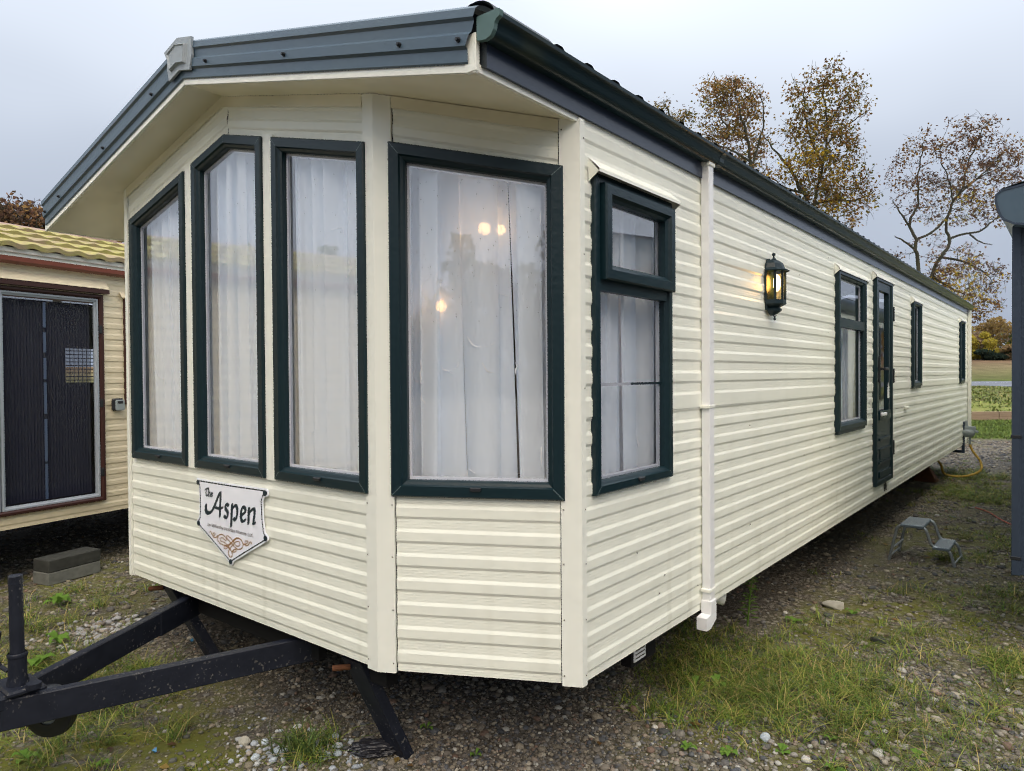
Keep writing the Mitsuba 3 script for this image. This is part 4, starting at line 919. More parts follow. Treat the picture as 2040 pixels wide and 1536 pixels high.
# ------------------------------------------------------------------ gas regulator and yellow hose, red cable, timber edging
rg = thing('gas_regulator', 'grey gas regulator with a yellow hose at the far corner of the cream caravan', 'regulator')
X0, Y0 = 1.90, 11.45
obj('body', MB().lathe([(0, .02), (.05, .02), (.085, .0), (.095, -.03), (.085, -.07), (.05, -.10), (.0, -.10)], (X0, Y0, .72), 18).box((X0 - .05, Y0 - .03, .72), (X0 + .10, Y0 + .03, .79), c=.01), 'regulator_grey', rg, smooth=40)
obj('bracket', MB().box((X0 - .09, Y0 - .02, .36), (X0 - .05, Y0 + .03, .86)).box((X0 - .35, Y0 - .02, .36), (X0 - .05, Y0 + .03, .40)), 'dark_slate', rg)
obj('valve', MB().tube([(X0 + .02, Y0, .63), (X0 + .02, Y0, .50)], .018, 10).tube([(X0 + .02, Y0, .56), (X0 + .07, Y0, .56)], .010, 8).tube([(X0 + .06, Y0, .73), (X0 + .13, Y0 - .02, .70)], .02, 10).tube([(X0 - .02, Y0, .74), (X0 - .03, Y0, .88)], .02, 10), 'regulator_grey', rg)
obj('hose', MB().tube(smooth_path([(X0 + .02, Y0, .50), (X0 + .06, Y0 - .02, .40), (X0 + .17, Y0 - .08, .24), (X0 + .17, Y0 - .2, .11), (X0 - .02, Y0 - .35, .03), (X0 - .25, Y0 - .5, .06), (X0 - .30, Y0 - .6, .22), (X0 - .36, Y0 - .62, .30)], 8), .017, 10), 'hose_yellow', rg, smooth=60)
obj('red_cable', MB().tube(smooth_path([(2.30, 8.3, .012), (2.45, 8.05, .016), (2.58, 7.7, .012), (2.72, 7.35, .018), (2.95, 7.0, .012), (3.2, 6.8, .02)], 6), .006, 8), 'cable_red', None, smooth=60, label='thin red cable lying on the gravel near the grey corner pipe', cat='cable')
bx = []
for k_, (a0, a1) in enumerate(((10.0, 13.2), (13.22, 16.6), (16.62, 19.8))):
    mb = MB(); x0, y0 = from_da(24.0, a0); x1, y1 = from_da(24.0, a1)
    fr = lambda v, x0=x0, y0=y0: np.c_[x0 + v[:, 0] * RH[0] + v[:, 1] * FH[0], y0 + v[:, 0] * RH[1] + v[:, 1] * FH[1], v[:, 2]]
    bx.append(mb.box((0, 0, 0), (a1 - a0, .10, .30), fr, c=.01))
te = obj('timber_edging', bx[1], 'timber', None, label='weathered brown timber edging board between lawn and weeds', cat='timber edging')
for b_ in (bx[0], bx[2]): obj('plank', b_, 'timber', te)

# ------------------------------------------------------------------ trees
def tree(name, label, base, limbs, blobs, n_cl, leaves, colours, seed, leaf=.105, r0=.13, yellow=None, spread=.30, thin=1.0):
    r = np.random.default_rng(seed); t = thing(name, label, 'tree', None)
    base = np.array(base, float)
    def W(s, z, q): return np.array([base[0] + s * RH[0] + q * FH[0], base[1] + s * RH[1] + q * FH[1], z])
    nodes = []; rad = []; trunk = MB(); twigs = MB()
    for i, lm in enumerate(limbs):
        q0 = 0.0; off = r.uniform(-.06, .06); ln = len(lm)
        start_q = 0
        if i: # begin on the nearest existing node
            d = [np.hypot(n_[3] - lm[0][0], n_[2] - lm[0][1]) for n_ in nodes]; start_q = nodes[int(np.argmin(d))][4]; rstart = nodes[int(np.argmin(d))][5]
        z00 = lm[0][1]
        pts3 = [(s, z, start_q + off * (z - z00 + abs(s - lm[0][0])) * (1 if i or z > 9 else .2)) for s, z in lm]
        P = smooth_path(pts3, 5)
        n = len(P); ra = r0 if i == 0 else rstart * .8; zz = np.linspace(0, 1, n)
        R = ra * (1 - zz) ** .8 * .75 + .016
        if i == 0: R = np.where(P[:, 1] < limbs[0][1][1], ra * (1.15 - .15 * P[:, 1] / limbs[0][1][1]), R * .9)
        P[:, 0] += .05 * np.sin(np.arange(n) * 1.7 + seed + i) * zz; 
        w3 = np.array([W(*p) for p in P]); trunk.tube(w3, R, 8)
        for p, w_, rr in zip(P, w3, R): nodes.append((w_[0], w_[1], p[1], p[0], p[2], rr))
    N3 = [np.array([a[0], a[1], a[2]]) for a in nodes]; NR = [a[5] for a in nodes]
    wts = np.array([b[4] * b[2] * b[3] for b in blobs], float); wts /= wts.sum()
    cl = []
    for _ in range(n_cl):
        b = blobs[r.choice(len(blobs), p=wts)]; a = r.normal(size=3); a /= np.linalg.norm(a); rr = 1.12 * r.random() ** (1 / 2.6)
        cl.append((W(b[0] + a[0] * b[2] * rr, b[1] + a[1] * b[3] * rr, a[2] * b[2] * 1.1 * rr), 0))
    C_ = np.array([c[0] for c in cl]); A_N = np.array(N3)
    order = np.argsort(np.min(np.linalg.norm(C_[:, None] - A_N[None], axis=2), axis=1))
    ends = []
    for i in order:
        c = C_[i]; A_N = np.array(N3); dd = np.linalg.norm(A_N - c, axis=1) + .5 * np.maximum(A_N[:, 2] - c[2], 0); j = int(np.argmin(dd))
        a = A_N[j]; d = c - a; ln = np.linalg.norm(d)
        if ln < .05: continue
        mid = a + d * .5 + np.array([0, 0, -.10 * ln]) + r.normal(0, .07 * ln, 3)
        P = smooth_path([a, mid, c], 4); ra = min(NR[j] * .8, .014 + .022 * ln) * thin
        twigs.tube(P, np.linspace(ra, .008, len(P)), 4, caps=False)
        for p in P[2::2]: N3.append(p); NR.append(ra * .7)
        ends.append((P, ln))
        for _k in range(3):
            p_ = P[r.integers(len(P) // 2, len(P))]; e_ = p_ + r.normal(0, .2, 3) + (c - a) / ln * .12
            twigs.tube(np.array([p_, (p_ + e_) / 2 + r.normal(0, .02, 3), e_]), [.009, .008, .006], 3, caps=False)
    LV, LF_, LC = [], [], []; nl = 0
    cols = np.array([c[0] for c in colours]); cw = np.array([c[1] for c in colours], float); cw /= cw.sum()
    for P, ln in ends:
        m = r.poisson(leaves)
        base_c = cols[r.choice(len(cols), p=cw)]
        for _ in range(m):
            p = P[r.integers(len(P) // 2, len(P))] + r.normal(0, spread, 3) * [1, 1, .8]
            s = leaf * r.uniform(.6, 1.35); u = r.normal(size=3); u /= np.linalg.norm(u); u[2] = -abs(u[2]) * .8; u /= np.linalg.norm(u)
            v = np.cross(u, r.normal(size=3)); v /= np.linalg.norm(v); nn = np.cross(u, v) * .25
            LV += [p, p + s * (u * .55 + v * .45 + nn), p + s * u * 1.25, p + s * (u * .55 - v * .45 + nn)]
            LF_ += [[nl, nl + 1, nl + 2], [nl, nl + 2, nl + 3]]; nl += 4
            c = base_c if r.random() < .75 else cols[r.choice(len(cols), p=cw)]
            if yellow is not None:
                y_ = yellow(p)
                if r.random() < y_: c = np.array([(.40, .27, .035), (.30, .25, .045), (.45, .30, .03)][r.integers(3)])
            c = c * r.uniform(.95, 1.8); LC += [c] * 4
    obj('trunk', trunk, 'bark', t, smooth=60); obj('twigs', twigs, 'bark', t, kind='stuff')
    obj('crown', (np.array(LV), np.array(LF_)), 'leaf', t, color=np.array(LC), kind='stuff')
    return t
BROWN = [((.215, .115, .055), 4), ((.29, .165, .070), 3), ((.15, .085, .05), 3), ((.34, .24, .09), 2), ((.20, .18, .07), 1.2)]
DARK = [((.13, .075, .055), 4), ((.20, .11, .06), 3), ((.095, .065, .055), 3), ((.28, .17, .07), 1.5)]
GOLD = [((.24, .155, .045), 4), ((.17, .125, .042), 4), ((.150, .080, .032), 4), ((.12, .115, .040), 3), ((.30, .22, .05), 1)]
tree('brown_tree', 'russet leaved tree rising behind the caravan roof, left of the tallest tree', (-8.75, 30.9), [[(0, 2.7 - 2.7), (-.02, 9.75), (-.15, 11.4), (-.33, 12.58), (-.7, 13.76), (-.97, 15.05)], [(-.1, 11.05), (.19, 12.1), (.48, 13.28), (.32, 14.69)], [(-.28, 12.34), (-1.22, 13.05), (-1.92, 14.0)], [(-.15, 11.4), (-.99, 11.88), (-1.7, 12.12)]],
     [(-.86, 14.35, 1.06, .99, 3), (-1.56, 14.7, .75, .71, 2), (.2, 14.1, .66, .82, 2), (-1.22, 12.94, 1.06, .94, 3), (-.05, 12.34, .94, .94, 2), (-1.92, 13.29, .52, .94, 1), (-1.7, 12.12, .66, .71, 1), (.18, 11.16, .94, .71, 1), (-.62, 15.17, .71, .42, 1)], 250, 16, BROWN + GOLD[:2], 11, spread=.19)
tree('sparse_tree', 'small thin crowned tree just above the dark gutter, leftmost behind the roof', (-13.84, 33.22), [[(0, 0), (.02, 13.72), (-.18, 15.35), (-.5, 16.02)], [(.03, 13.99), (.49, 15.07), (.77, 15.61)]], [(-.5, 15.89, .49, .43, 2), (.36, 15.21, .76, .6, 2), (1.04, 15.47, .49, .49, 1), (.08, 14.4, .95, .54, 1)], 70, 14, GOLD, 12, spread=.22)
def yb(p):
    s = (p[0] + 6) * RH[0] + (p[1] - 30.53) * RH[1]; z = p[2]
    return max(.8 * math.exp(-(((s + .3) / .7) ** 2 + ((z - 11.2) / .8) ** 2)), .75 * math.exp(-(((s - 1.0) / .45) ** 2 + ((z - 10.3) / .35) ** 2)), .6 * math.exp(-(((s - .8) / .4) ** 2 + ((z - 8.9) / .3) ** 2)), .35 * math.exp(-(((s - .5) / .8) ** 2 + ((z - 13.6) / .6) ** 2)))
tree('tall_tree', 'tallest tree, half bare with brown leaves and yellow patches', (-6.0, 30.53), [[(0, 0), (.04, 8.36), (-.25, 9.91), (-.64, 10.79), (-1.26, 11.57), (-1.78, 12.3)], [(.04, 8.36), (.41, 9.68), (.79, 11.23), (.96, 12.55), (.81, 13.88), (.71, 14.98)], [(.86, 11.67), (1.4, 12.33), (2.02, 12.76), (2.86, 13.35)], [(.68, 10.78), (.03, 12.34), (-.14, 13.44), (-.18, 14.44)], [(.01, 9.02), (.89, 9.24), (2.0, 9.23), (2.84, 9.55)], [(-.21, 9.69), (-.87, 9.91), (-1.42, 10.36)], [(.96, 12.55), (1.59, 13.65), (2.03, 14.31)]],
     [(.71, 14.54, .93, .66, 3), (-.18, 13.77, .93, .84, 2), (1.59, 14.09, .88, .66, 3), (1.14, 13.21, 1.1, .77, 3), (-.19, 12.56, .88, .88, 3), (2.25, 13.31, .77, .49, 2), (-.41, 12.34, .66, .66, 2), (-1.3, 12.12, .62, .55, 1), (.69, 11.67, 1.22, .99, 4), (1.57, 11.66, .66, .99, 2), (-.2, 10.79, 1.1, .88, 3), (.9, 10.12, 1.33, .88, 4), (-1.09, 10.36, .77, .66, 1), (2.0, 10.55, .66, .88, 2), (.23, 9.02, 1.33, .77, 3), (1.77, 9.23, 1.1, .88, 3), (.66, 8.13, 1.33, .66, 2), (-1.08, 11.46, .66, .66, 1)], 500, 14, GOLD + GOLD + BROWN[:3], 13, yellow=yb, spread=.20)
def yc(p):
    s = (p[0] + 2.95) * RH[0] + (p[1] - 39.41) * RH[1]; z = p[2]
    return max(.75 * math.exp(-(((s - 1.8) / 1.3) ** 2 + ((z - 6.0) / 1.3) ** 2)), .5 * math.exp(-(((s - 2.2) / 1.0) ** 2 + ((z - 10.2) / .9) ** 2)), .3 * math.exp(-(((s - 1.3) / .8) ** 2 + ((z - 9.2) / .5) ** 2)))
CB = [(.34, 13.25, 1.03, .9, 2), (-.69, 13.0, .9, .9, 2), (1.11, 13.62, 1.03, .77, 2), (2.53, 14.0, 1.03, .72, 3), (3.29, 12.97, 1.03, 1.03, 3), (2.13, 12.98, 1.15, 1.03, 2), (-.95, 11.72, .77, 1.03, 2), (.33, 11.45, 1.15, .9, 2), (1.61, 11.18, 1.28, 1.03, 3), (2.89, 11.18, 1.28, 1.15, 3), (3.92, 12.19, .9, 1.15, 2), (4.83, 12.7, .64, .9, 2), (4.94, 11.42, .64, 1.03, 2), (-1.09, 10.18, .64, .9, 2), (.32, 9.91, 1.15, .77, 2), (1.86, 9.9, 1.28, .77, 3), (3.14, 10.15, 1.03, .77, 2), (4.16, 9.63, .9, .77, 1), (-1.11, 8.13, .77, .77, 1), (.81, 7.86, 1.03, .77, 1), (2.09, 7.59, 1.03, .77, 2), (1.57, 6.31, 1.41, 1.03, 4), (2.86, 6.3, 1.15, 1.15, 3), (3.1, 5.02, .9, 1.03, 3), (2.07, 4.77, 1.03, .77, 2), (.8, 6.32, 1.03, 1.03, 2)]
tree('spreading_tree', 'sparse twin trunked tree with dark leaves and golden lower foliage', (-2.95, 39.41), [[(-.05, 0), (-.22, 6.84), (-.39, 7.94), (-.34, 8.45), (-.48, 9.15), (-.38, 9.71), (-.04, 10.35), (-.03, 11.71), (.21, 12.91), (.34, 13.76)], [(-.34, 8.45), (.41, 8.78), (1.13, 9.47), (1.47, 10.42), (1.25, 11.55), (.85, 12.5), (.91, 13.5)],
     [(.05, 3.5), (.5, 6.57), (.97, 7.55), (1.38, 8.11), (1.41, 8.57), (1.26, 9.13), (1.6, 10.29), (2.12, 11.05), (2.44, 12.33), (2.93, 13.38), (3.3, 14.25)], [(1.41, 8.49), (2.1, 8.72), (3.05, 8.89), (3.6, 9.3), (3.96, 9.6), (4.68, 10.39)], [(2.51, 8.72), (3.05, 8.33), (3.69, 8.17)], [(1.47, 10.42), (2.64, 11.43), (3.54, 12.2), (3.93, 12.71)], [(2.12, 11.05), (3.15, 11.69), (4.18, 12.19)], [(-.48, 9.15), (-.97, 9.92), (-1.35, 10.56)], [(-.39, 7.94), (-.98, 8.38), (-1.49, 8.64)], [(.97, 7.55), (2.09, 7.33), (3.12, 6.81), (3.62, 6.3)], [(.5, 6.57), (1.31, 6.06), (2.34, 5.54)]],
     CB, 540, 13, DARK + [((.17, .10, .04), 2)], 14, yellow=yc, leaf=.105, r0=.125, spread=.19)
tree('bronze_tree', 'dull bronze tree behind the mossy tiled roof', (-23.77, 7.2), [[(0, 0), (-.14, 6.0), (-.48, 6.86), (-.99, 7.38)], [(-.14, 6.0), (.55, 6.51), (1.4, 6.51)], [(-.31, 6.52), (-1.33, 7.21), (-2.01, 7.56)], [(-.14, 6.18), (2.08, 6.33)]], [(-1.84, 7.38, .68, .34, 3), (-.99, 7.21, .77, .38, 3), (-.14, 6.86, .77, .43, 3), (.72, 6.51, .77, .31, 2), (1.91, 6.33, .68, .27, 2), (-1.33, 6.78, 1.03, .34, 3), (-2.7, 7.22, .86, .68, 2), (.8, 6.2, 1.2, .4, 2)], 260, 16, DARK + [((.16, .10, .06), 3)], 15, leaf=.12, spread=.20)
# far trees at the edge of the field
def far_tree(name, label, a, d, h, w, cols, seed, z0=4.3, n=1700, trunk=True):
    r = np.random.default_rng(seed); x, y = from_da(d, a); t = thing(name, label, 'tree')
    obj('trunk', MB().tube([[x, y, 0], [x + .2, y, z0 + h * .55]], [.3, .1], 6), 'bark', t)
    lob = [(r.normal(0, .28), r.uniform(.12, .85), r.normal(0, .3), r.uniform(.22, .42)) for _ in range(11)]
    V, F, Cc = [], [], []; k = 0
    for _ in range(n):
        lx, lz, ly, lr = lob[r.integers(11)]; q = r.normal(size=3); q /= np.linalg.norm(q); q *= lr * (.65 + .4 * r.random())
        p = np.array([x + (lx + q[0]) * w * RH[0] + (ly + q[1]) * w * FH[0], y + (lx + q[0]) * w * RH[1] + (ly + q[1]) * w * FH[1], z0 + h * (lz * .82 + q[2] * .42 + .08)])
        if p[2] < z0: continue
        s = r.uniform(.25, .6); u = r.normal(size=3); u /= np.linalg.norm(u); v = np.cross(u, r.normal(size=3)); v /= np.linalg.norm(v)
        V += [p - s * u, p + s * v * .6, p + s * u, p - s * v * .6]; F += [[k, k + 1, k + 2], [k, k + 2, k + 3]]; k += 4
        Cc += [np.array(cols[r.integers(len(cols))]) * r.uniform(.7, 1.2)] * 4
    obj('crown', (np.array(V), np.array(F)), 'leaf', t, color=np.array(Cc), kind='stuff')
ORG = [(.38, .26, .11), (.34, .25, .12), (.42, .31, .12)]; YEL = [(.50, .41, .07), (.44, .38, .08)]; GRN = [(.12, .16, .07), (.16, .20, .08)]; BRN = [(.34, .25, .16), (.38, .26, .15), (.28, .23, .17)]; DGR = [(.035, .055, .045), (.05, .07, .05)]
for a, d, h, w, c, nm, lb in ((140.5, 206, 15.5, 9, ORG, 'orange_tree', 'rounded orange autumn tree standing highest at the field edge'), (135.5, 203, 10.5, 7, BRN, 'bare_tree', 'greyish brown half bare tree at the field edge, left of the orange one'),
        (131.5, 199, 10.0, 5.5, YEL, 'yellow_tree', 'bright yellow tree at the field edge beside the caravan end'), (132.5, 196, 4.8, 6, DGR, 'dark_bush', 'dark green bush at the foot of the yellow tree'), (145.5, 198, 10, 7, GRN + YEL, 'green_tree', 'green and yellow tree at the field edge, right of the orange one'),
        (143.0, 196, 5.5, 5, GRN, 'green_bush', 'deep green bush at the field edge by the grey corner pipe'), (138.5, 195, 6.0, 5, ORG + BRN, 'rust_bush', 'rust coloured bush low at the field edge, in the middle'), (141, 222, 18, 7, DGR, 'dark_conifer', 'dark treetop showing behind the orange tree')):
    far_tree(nm, lb, a, d, h, w, c, int(a * 10 + d))
# the wood going on to both sides and round behind the yard (seen only in the panes)
def wood_mass(name, label, pts, h, cols, seed, n, leaf=(.5, 1.0)):
    r = np.random.default_rng(seed); V, F, Cc = [], [], []; k = 0; pts = np.array(pts, float)
    seg = np.linalg.norm(np.diff(pts, axis=0), axis=1); cum = np.r_[0, np.cumsum(seg)]
    crowns = [(s, r.uniform(.6, 1.15), r.uniform(2.2, 4.5), r.integers(len(cols))) for s in np.arange(0, cum[-1], 2.6)]
    for _ in range(n):
        s0, hh, rr, ci = crowns[r.integers(len(crowns))]; i = min(np.searchsorted(cum, s0, 'right') - 1, len(seg) - 1); c = pts[i] + (pts[i + 1] - pts[i]) * (s0 - cum[i]) / seg[i]
        z = h * hh * r.beta(1.05, 1.25); wid = rr * (1 - (z / (h * hh)) ** 2 * .75); p = np.array([c[0] + r.normal(0, .5) * wid, c[1] + r.normal(0, .5) * wid, c[2] + z])
        s = r.uniform(*leaf); u = r.normal(size=3); u /= np.linalg.norm(u); v = np.cross(u, r.normal(size=3)); v /= np.linalg.norm(v)
        V += [p - s * u, p + s * v * .6, p + s * u, p - s * v * .6]; F += [[k, k + 1, k + 2], [k, k + 2, k + 3]]; k += 4
        Cc += [np.array(cols[ci]) * r.uniform(.7, 1.2)] * 4
    obj(name, (np.array(V), np.array(F)), 'leaf', None, color=np.array(Cc), kind='stuff', label=label, cat='wood')
P3 = lambda d, a, z: (*from_da(d, a), z)
wood_mass('wood', 'far autumn wood along the field edge', [P3(215, 60, 4.8), P3(212, 128, 4.8), P3(216, 152, 4.8), P3(205, 230, 4.8)], 11, [ORG[0], BRN[0], BRN[2], GRN[0], YEL[1], BRN[1]], 31, 9000)
wood_mass('yard_wood', 'tall dark wood bordering the yard, mirrored in the window panes', [(-60, -30, 0), (-25, -52, 0), (10, -55, 0), (40, -40, 0), (60, -5, 0)], 12, [GRN[0], DGR[0], DGR[1], GRN[1], BRN[2]], 32, 60000, (.22, .5))

# ------------------------------------------------------------------ pebbles, stones, grass, weeds
def pebble_mesh(x, y, z, r, col, seed, sub=0, flat=.62):
    g = np.random.default_rng(seed); b = trimesh.creation.icosphere(sub, 1.0); bv = np.array(b.vertices); bf = np.array(b.faces); n = len(x); m = len(bv)
    j = 1 + g.uniform(-.22, .22, (n, m, 1)); sc = g.uniform(.75, 1.25, (n, 1, 3)) * np.array([1, 1, flat]); th = g.uniform(0, 6.28, n)
    V = bv[None] * j * sc * r[:, None, None]
    c, s = np.cos(th)[:, None], np.sin(th)[:, None]
    X = V[..., 0] * c - V[..., 1] * s + x[:, None]; Y = V[..., 0] * s + V[..., 1] * c + y[:, None]; Z = V[..., 2] + z[:, None]
    F = (bf[None] + (np.arange(n) * m)[:, None, None]).reshape(-1, 3)
    return np.stack([X, Y, Z], -1).reshape(-1, 3), F, np.repeat(col, m, 0)
PC = np.array([(.23, .20, .155), (.34, .31, .25), (.165, .145, .12), (.13, .125, .125), (.26, .21, .17), (.085, .09, .10), (.42, .41, .37), (.25, .235, .21), (.20, .135, .105)])
PW_ = np.array([5, 2.4, 5, 5, 1.8, 4, .8, 3, .8]); PW_ = PW_ / PW_.sum()
def pebble_density(x, y):
    g = patch_np(GRASS, x, y); m = patch_np(MOSS, x, y)
    n = meshkit.fbm(np.stack([x * 1.6, y * 1.6, 0 * x], -1), 3, 8)
    return np.clip(.35 + 1.3 * (n - .35), .12, 1) * (1 - .85 * np.clip(g, 0, 1)) * (1 - .72 * m)
def scatter(n, d0, d1, rmin, rmed, sig, seed):
    g = np.random.default_rng(seed); out = []
    while sum(map(len, out)) < n:
        d = np.sqrt(g.uniform(d0 * d0, d1 * d1, 20000)); a = g.uniform(-.80, .80, 20000) * d; x, y = from_da(d, a)
        ok = (g.random(20000) < pebble_density(x, y)) & ((depth(x, y) < 13) | (x > -4)); out.append(np.c_[x, y][ok])
    p = np.vstack(out)[:n]; x, y = p[:, 0], p[:, 1]; r = np.clip(rmed * np.exp(g.normal(0, sig, n)), rmin, .032)
    col = PC[g.choice(len(PC), n, p=PW_)] * g.uniform(.6, 1.12, (n, 1)); m = patch_np(MOSS, x, y)[:, None]
    col = col * (1 - .4 * m) + np.array([.09, .085, .02]) * .4 * m
    return x, y, ground_h(x, y) + r * .22, r, col
parts = [scatter(52000, 2.0, 4.6, .0022, .0046, .55, 41), scatter(30000, 4.6, 9.5, .005, .0092, .45, 42), scatter(12000, 9.5, 17, .012, .020, .3, 43)]
# stonier drifts
def drift(cx, cy, r, n, rmed, seed, cols):
    g = np.random.default_rng(seed); q = g.normal(0, 1, (n, 2)) * r; x, y = cx + q[:, 0], cy + q[:, 1]; rr = np.clip(rmed * np.exp(g.normal(0, .35, n)), .004, .026)
    return x, y, ground_h(x, y) + rr * .35, rr, np.array(cols)[g.integers(len(cols), size=n)] * g.uniform(.75, 1.15, (n, 1))
PALE = [(.33, .36, .39), (.26, .28, .30), (.38, .39, .38), (.30, .27, .23)]
parts += [drift(.50, -.10, np.array([.13, .09]), 110, .0095, 51, PALE), drift(.72, .06, np.array([.14, .07]), 70, .0105, 52, PALE), drift(-1.66, .02, np.array([.16, .20]), 300, .015, 53, [(.26, .23, .19), (.32, .32, .32), (.21, .18, .15), (.35, .35, .35)]),
          drift(2.62, 1.45, np.array([.25, .3]), 260, .013, 54, PC.tolist()), drift(2.9, 2.35, np.array([.3, .3]), 200, .016, 55, PC.tolist()), drift(1.95, 1.2, np.array([.3, .15]), 260, .009, 56, PC.tolist())]
V, F, Cc, o = [], [], [], 0
for i, (x, y, z, r, c) in enumerate(parts):
    v, f, cc = pebble_mesh(x, y, z, r, c, 60 + i, 0); V.append(v); F.append(f + o); Cc.append(cc); o += len(v)
obj('gravel', (np.vstack(V), np.vstack(F)), 'pebble', None, smooth=True, color=np.vstack(Cc), kind='stuff', label='mixed grey and brown gravel strewn over the yard', cat='gravel')
def stone(name, label, x, y, r, seed, bs, sc=(1, 1, .6), group=None, rot=0):
    g = np.random.default_rng(seed); m = trimesh.creation.icosphere(2, 1.0); v = np.array(m.vertices); v = v * (1 + .35 * (meshkit.fbm(v * 1.7 + seed, 3, seed)[:, None] - .5)); 
    for _ in range(7): # flat broken faces
        n = g.normal(size=3); n /= np.linalg.norm(n); d = v @ n; k = d > .72; v[k] -= np.outer(d[k] - .72, n)
    v = v * np.array(sc) * r; c, s = math.cos(rot), math.sin(rot); v = np.c_[v[:, 0] * c - v[:, 1] * s, v[:, 0] * s + v[:, 1] * c, v[:, 2]]
    z = float(ground_h(np.array([x]), np.array([y]))[0]); obj(name, (v + [x, y, z + r * sc[2] * .45], m.faces), bs, None, smooth=28, label=label, cat='stone', group=group)
stone('flat_stone', 'flat sandy stone lying alone on the gravel right of the downpipe', 1.93, 3.46, .072, 3, 'rock', (1.25, .9, .45), rot=.5)
stone('white_stone', 'single small bluish white stone at the lower edge of the grass', 2.186, 1.317, .026, 4, 'pale_stone', (.8, 1.2, .8))
for i, (x, y, r, lb) in enumerate(((.609, .07, .026, 'largest pale broken stone beside the dark grass tussock'), (.607, .17, .020, 'pale stone just above the largest one by the tussock'), (.69, .12, .021, 'pale stone between the tussock and the black scrap, upper one'), (.75, .073, .020, 'pale stone between the tussock and the black scrap, lower one'), (.819, .128, .024, 'pale bluish stone touching the black scrap'),
        (.528, -.074, .025, 'largest pale stone in the pebble heap left of the tussock'), (.545, -.05, .017, 'smaller pale stone right against the largest one in the heap left of the tussock'), (.60, -.02, .018, 'pale stone at the right rim of the heap, under the tussock'), (.64, .02, .015, 'small pale stone below the tussock'), (.56, -.12, .018, 'pale stone at the lower rim of the pebble heap'), (.48, -.16, .02, 'pale stone at the lower left of the pebble heap'), (.40, -.06, .018, 'pale stone at the upper left of the pebble heap'), (.70, .02, .013, 'smallest pale stone, right below the largest one by the tussock'))):
    stone('pale_stone', lb, x, y, r, 20 + i, 'pale_stone', (1, 1.1, .75), 'pale stones below the front corner', i)
stone('dark_stone', 'dark reddish stone by the right end of the grass patch', 2.32, 2.92, .045, 8, 'concrete_dark', (1.2, .8, .6))
stone('tan_stone', 'tan rounded stone on the moss below the drawbar', .33, -.12, .030, 9, 'rock', (1.1, .9, .7))
# crumpled black scrap at the foot of the steady
g = np.random.default_rng(5); m = trimesh.creation.icosphere(4, 1.0); v = np.array(m.vertices)
nz = meshkit.fbm(v * np.array([2.5, 6.5, 4]) + 3, 4, 2) - .5
v = v * (1 + .75 * nz[:, None]) * [.105, .055, .030]; c, s = math.cos(.75), math.sin(.75); v = np.c_[v[:, 0] * c - v[:, 1] * s, v[:, 0] * s + v[:, 1] * c, v[:, 2]]
obj('black_scrap', (v + [.875, .175, .022], m.faces), 'rag_black', None, smooth=35, label='crumpled black plastic scrap at the foot of the front steady', cat='scrap')
for x, y, lb in ((.10, -.42, 'tiny blue plastic scrap on the moss below the drawbar'), (-1.0, .30, 'blue scrap of plastic on gravel beyond the drawbar')):
    z = float(ground_h(np.array([x]), np.array([y]))[0]); obj('blue_scrap', MB().add(np.array([[x - .014, y, z + .012], [x, y - .010, z + .02], [x + .016, y + .004, z + .012], [x, y + .012, z + .026], [x, y, z + .004]]), [[0, 1, 3], [1, 2, 3], [0, 4, 1], [1, 4, 2], [0, 3, 4], [2, 4, 3]]), 'scrap_blue', None, label=lb, cat='scrap')
def blades(x, y, h, lean, col, width, seed, sag=.35):
    g = np.random.default_rng(seed); n = len(x); az = g.uniform(0, 6.28, n); z = ground_h(x, y)
    dx, dy = np.cos(az), np.sin(az); px, py = -dy, dx; V = []
    for t, wf in ((0, 1), (.45, .8), (.8, .45), (1.0, .0)):
        out = lean * h * (t ** 1.6); zz = h * (t - sag * lean * t * t)
        bx_, by_ = x + dx * out, y + dy * out
        if wf > 0:
            for sg in (-1, 1): V.append(np.c_[bx_ + sg * px * width * wf, by_ + sg * py * width * wf, z + zz])
        else: V.append(np.c_[bx_, by_, z + zz])
    V = np.stack(V, 1).reshape(-1, 3); f = np.array([[0, 1, 3], [0, 3, 2], [2, 3, 5], [2, 5, 4], [4, 5, 6]])
    return V, (f[None] + (np.arange(n) * 7)[:, None, None]).reshape(-1, 3), np.repeat(col, 7, 0)
def grass(name, label, patches, dens, hmed, seed, cols, wts, width=.0016, lean=(.3, 1.1), cluster=.055, blade=(7, 22)):
    g = np.random.default_rng(seed); X, Y, Hh = [], [], []
    for cx, cy, r, s in patches:
        nt = int(dens * s * r * r * 60)
        tx, ty = cx + g.normal(0, .62 * r, nt), cy + g.normal(0, .62 * r, nt)
        for a, b in zip(tx, ty):
            k = g.integers(*blade); X.append(a + g.normal(0, cluster, k)); Y.append(b + g.normal(0, cluster, k)); Hh.append(hmed * g.uniform(.5, 1.5) * g.uniform(.4, 1.2, k))
    X, Y, Hh = map(np.concatenate, (X, Y, Hh)); ok = in_view(X, Y, .1); X, Y, Hh = X[ok], Y[ok], Hh[ok]; n = len(X)
    tone = meshkit.noise(np.stack([X * 9, Y * 9, 0 * X], -1), 3)
    c = np.array(cols)[g.choice(len(cols), n, p=np.array(wts) / sum(wts))] * g.uniform(.7, 1.25, (n, 1)) * (.5 + .95 * tone[:, None])
    v, f, cc = blades(X, Y, Hh, g.uniform(*lean, n), c, width * (1 + .35 * depth(X, Y) / 4), seed)
    obj(name, (v, f), 'blade', None, color=cc, kind='stuff', label=label, cat='grass'); return n
GC = [(.100, .160, .020), (.165, .205, .030), (.25, .24, .055), (.36, .28, .11), (.060, .115, .020)]
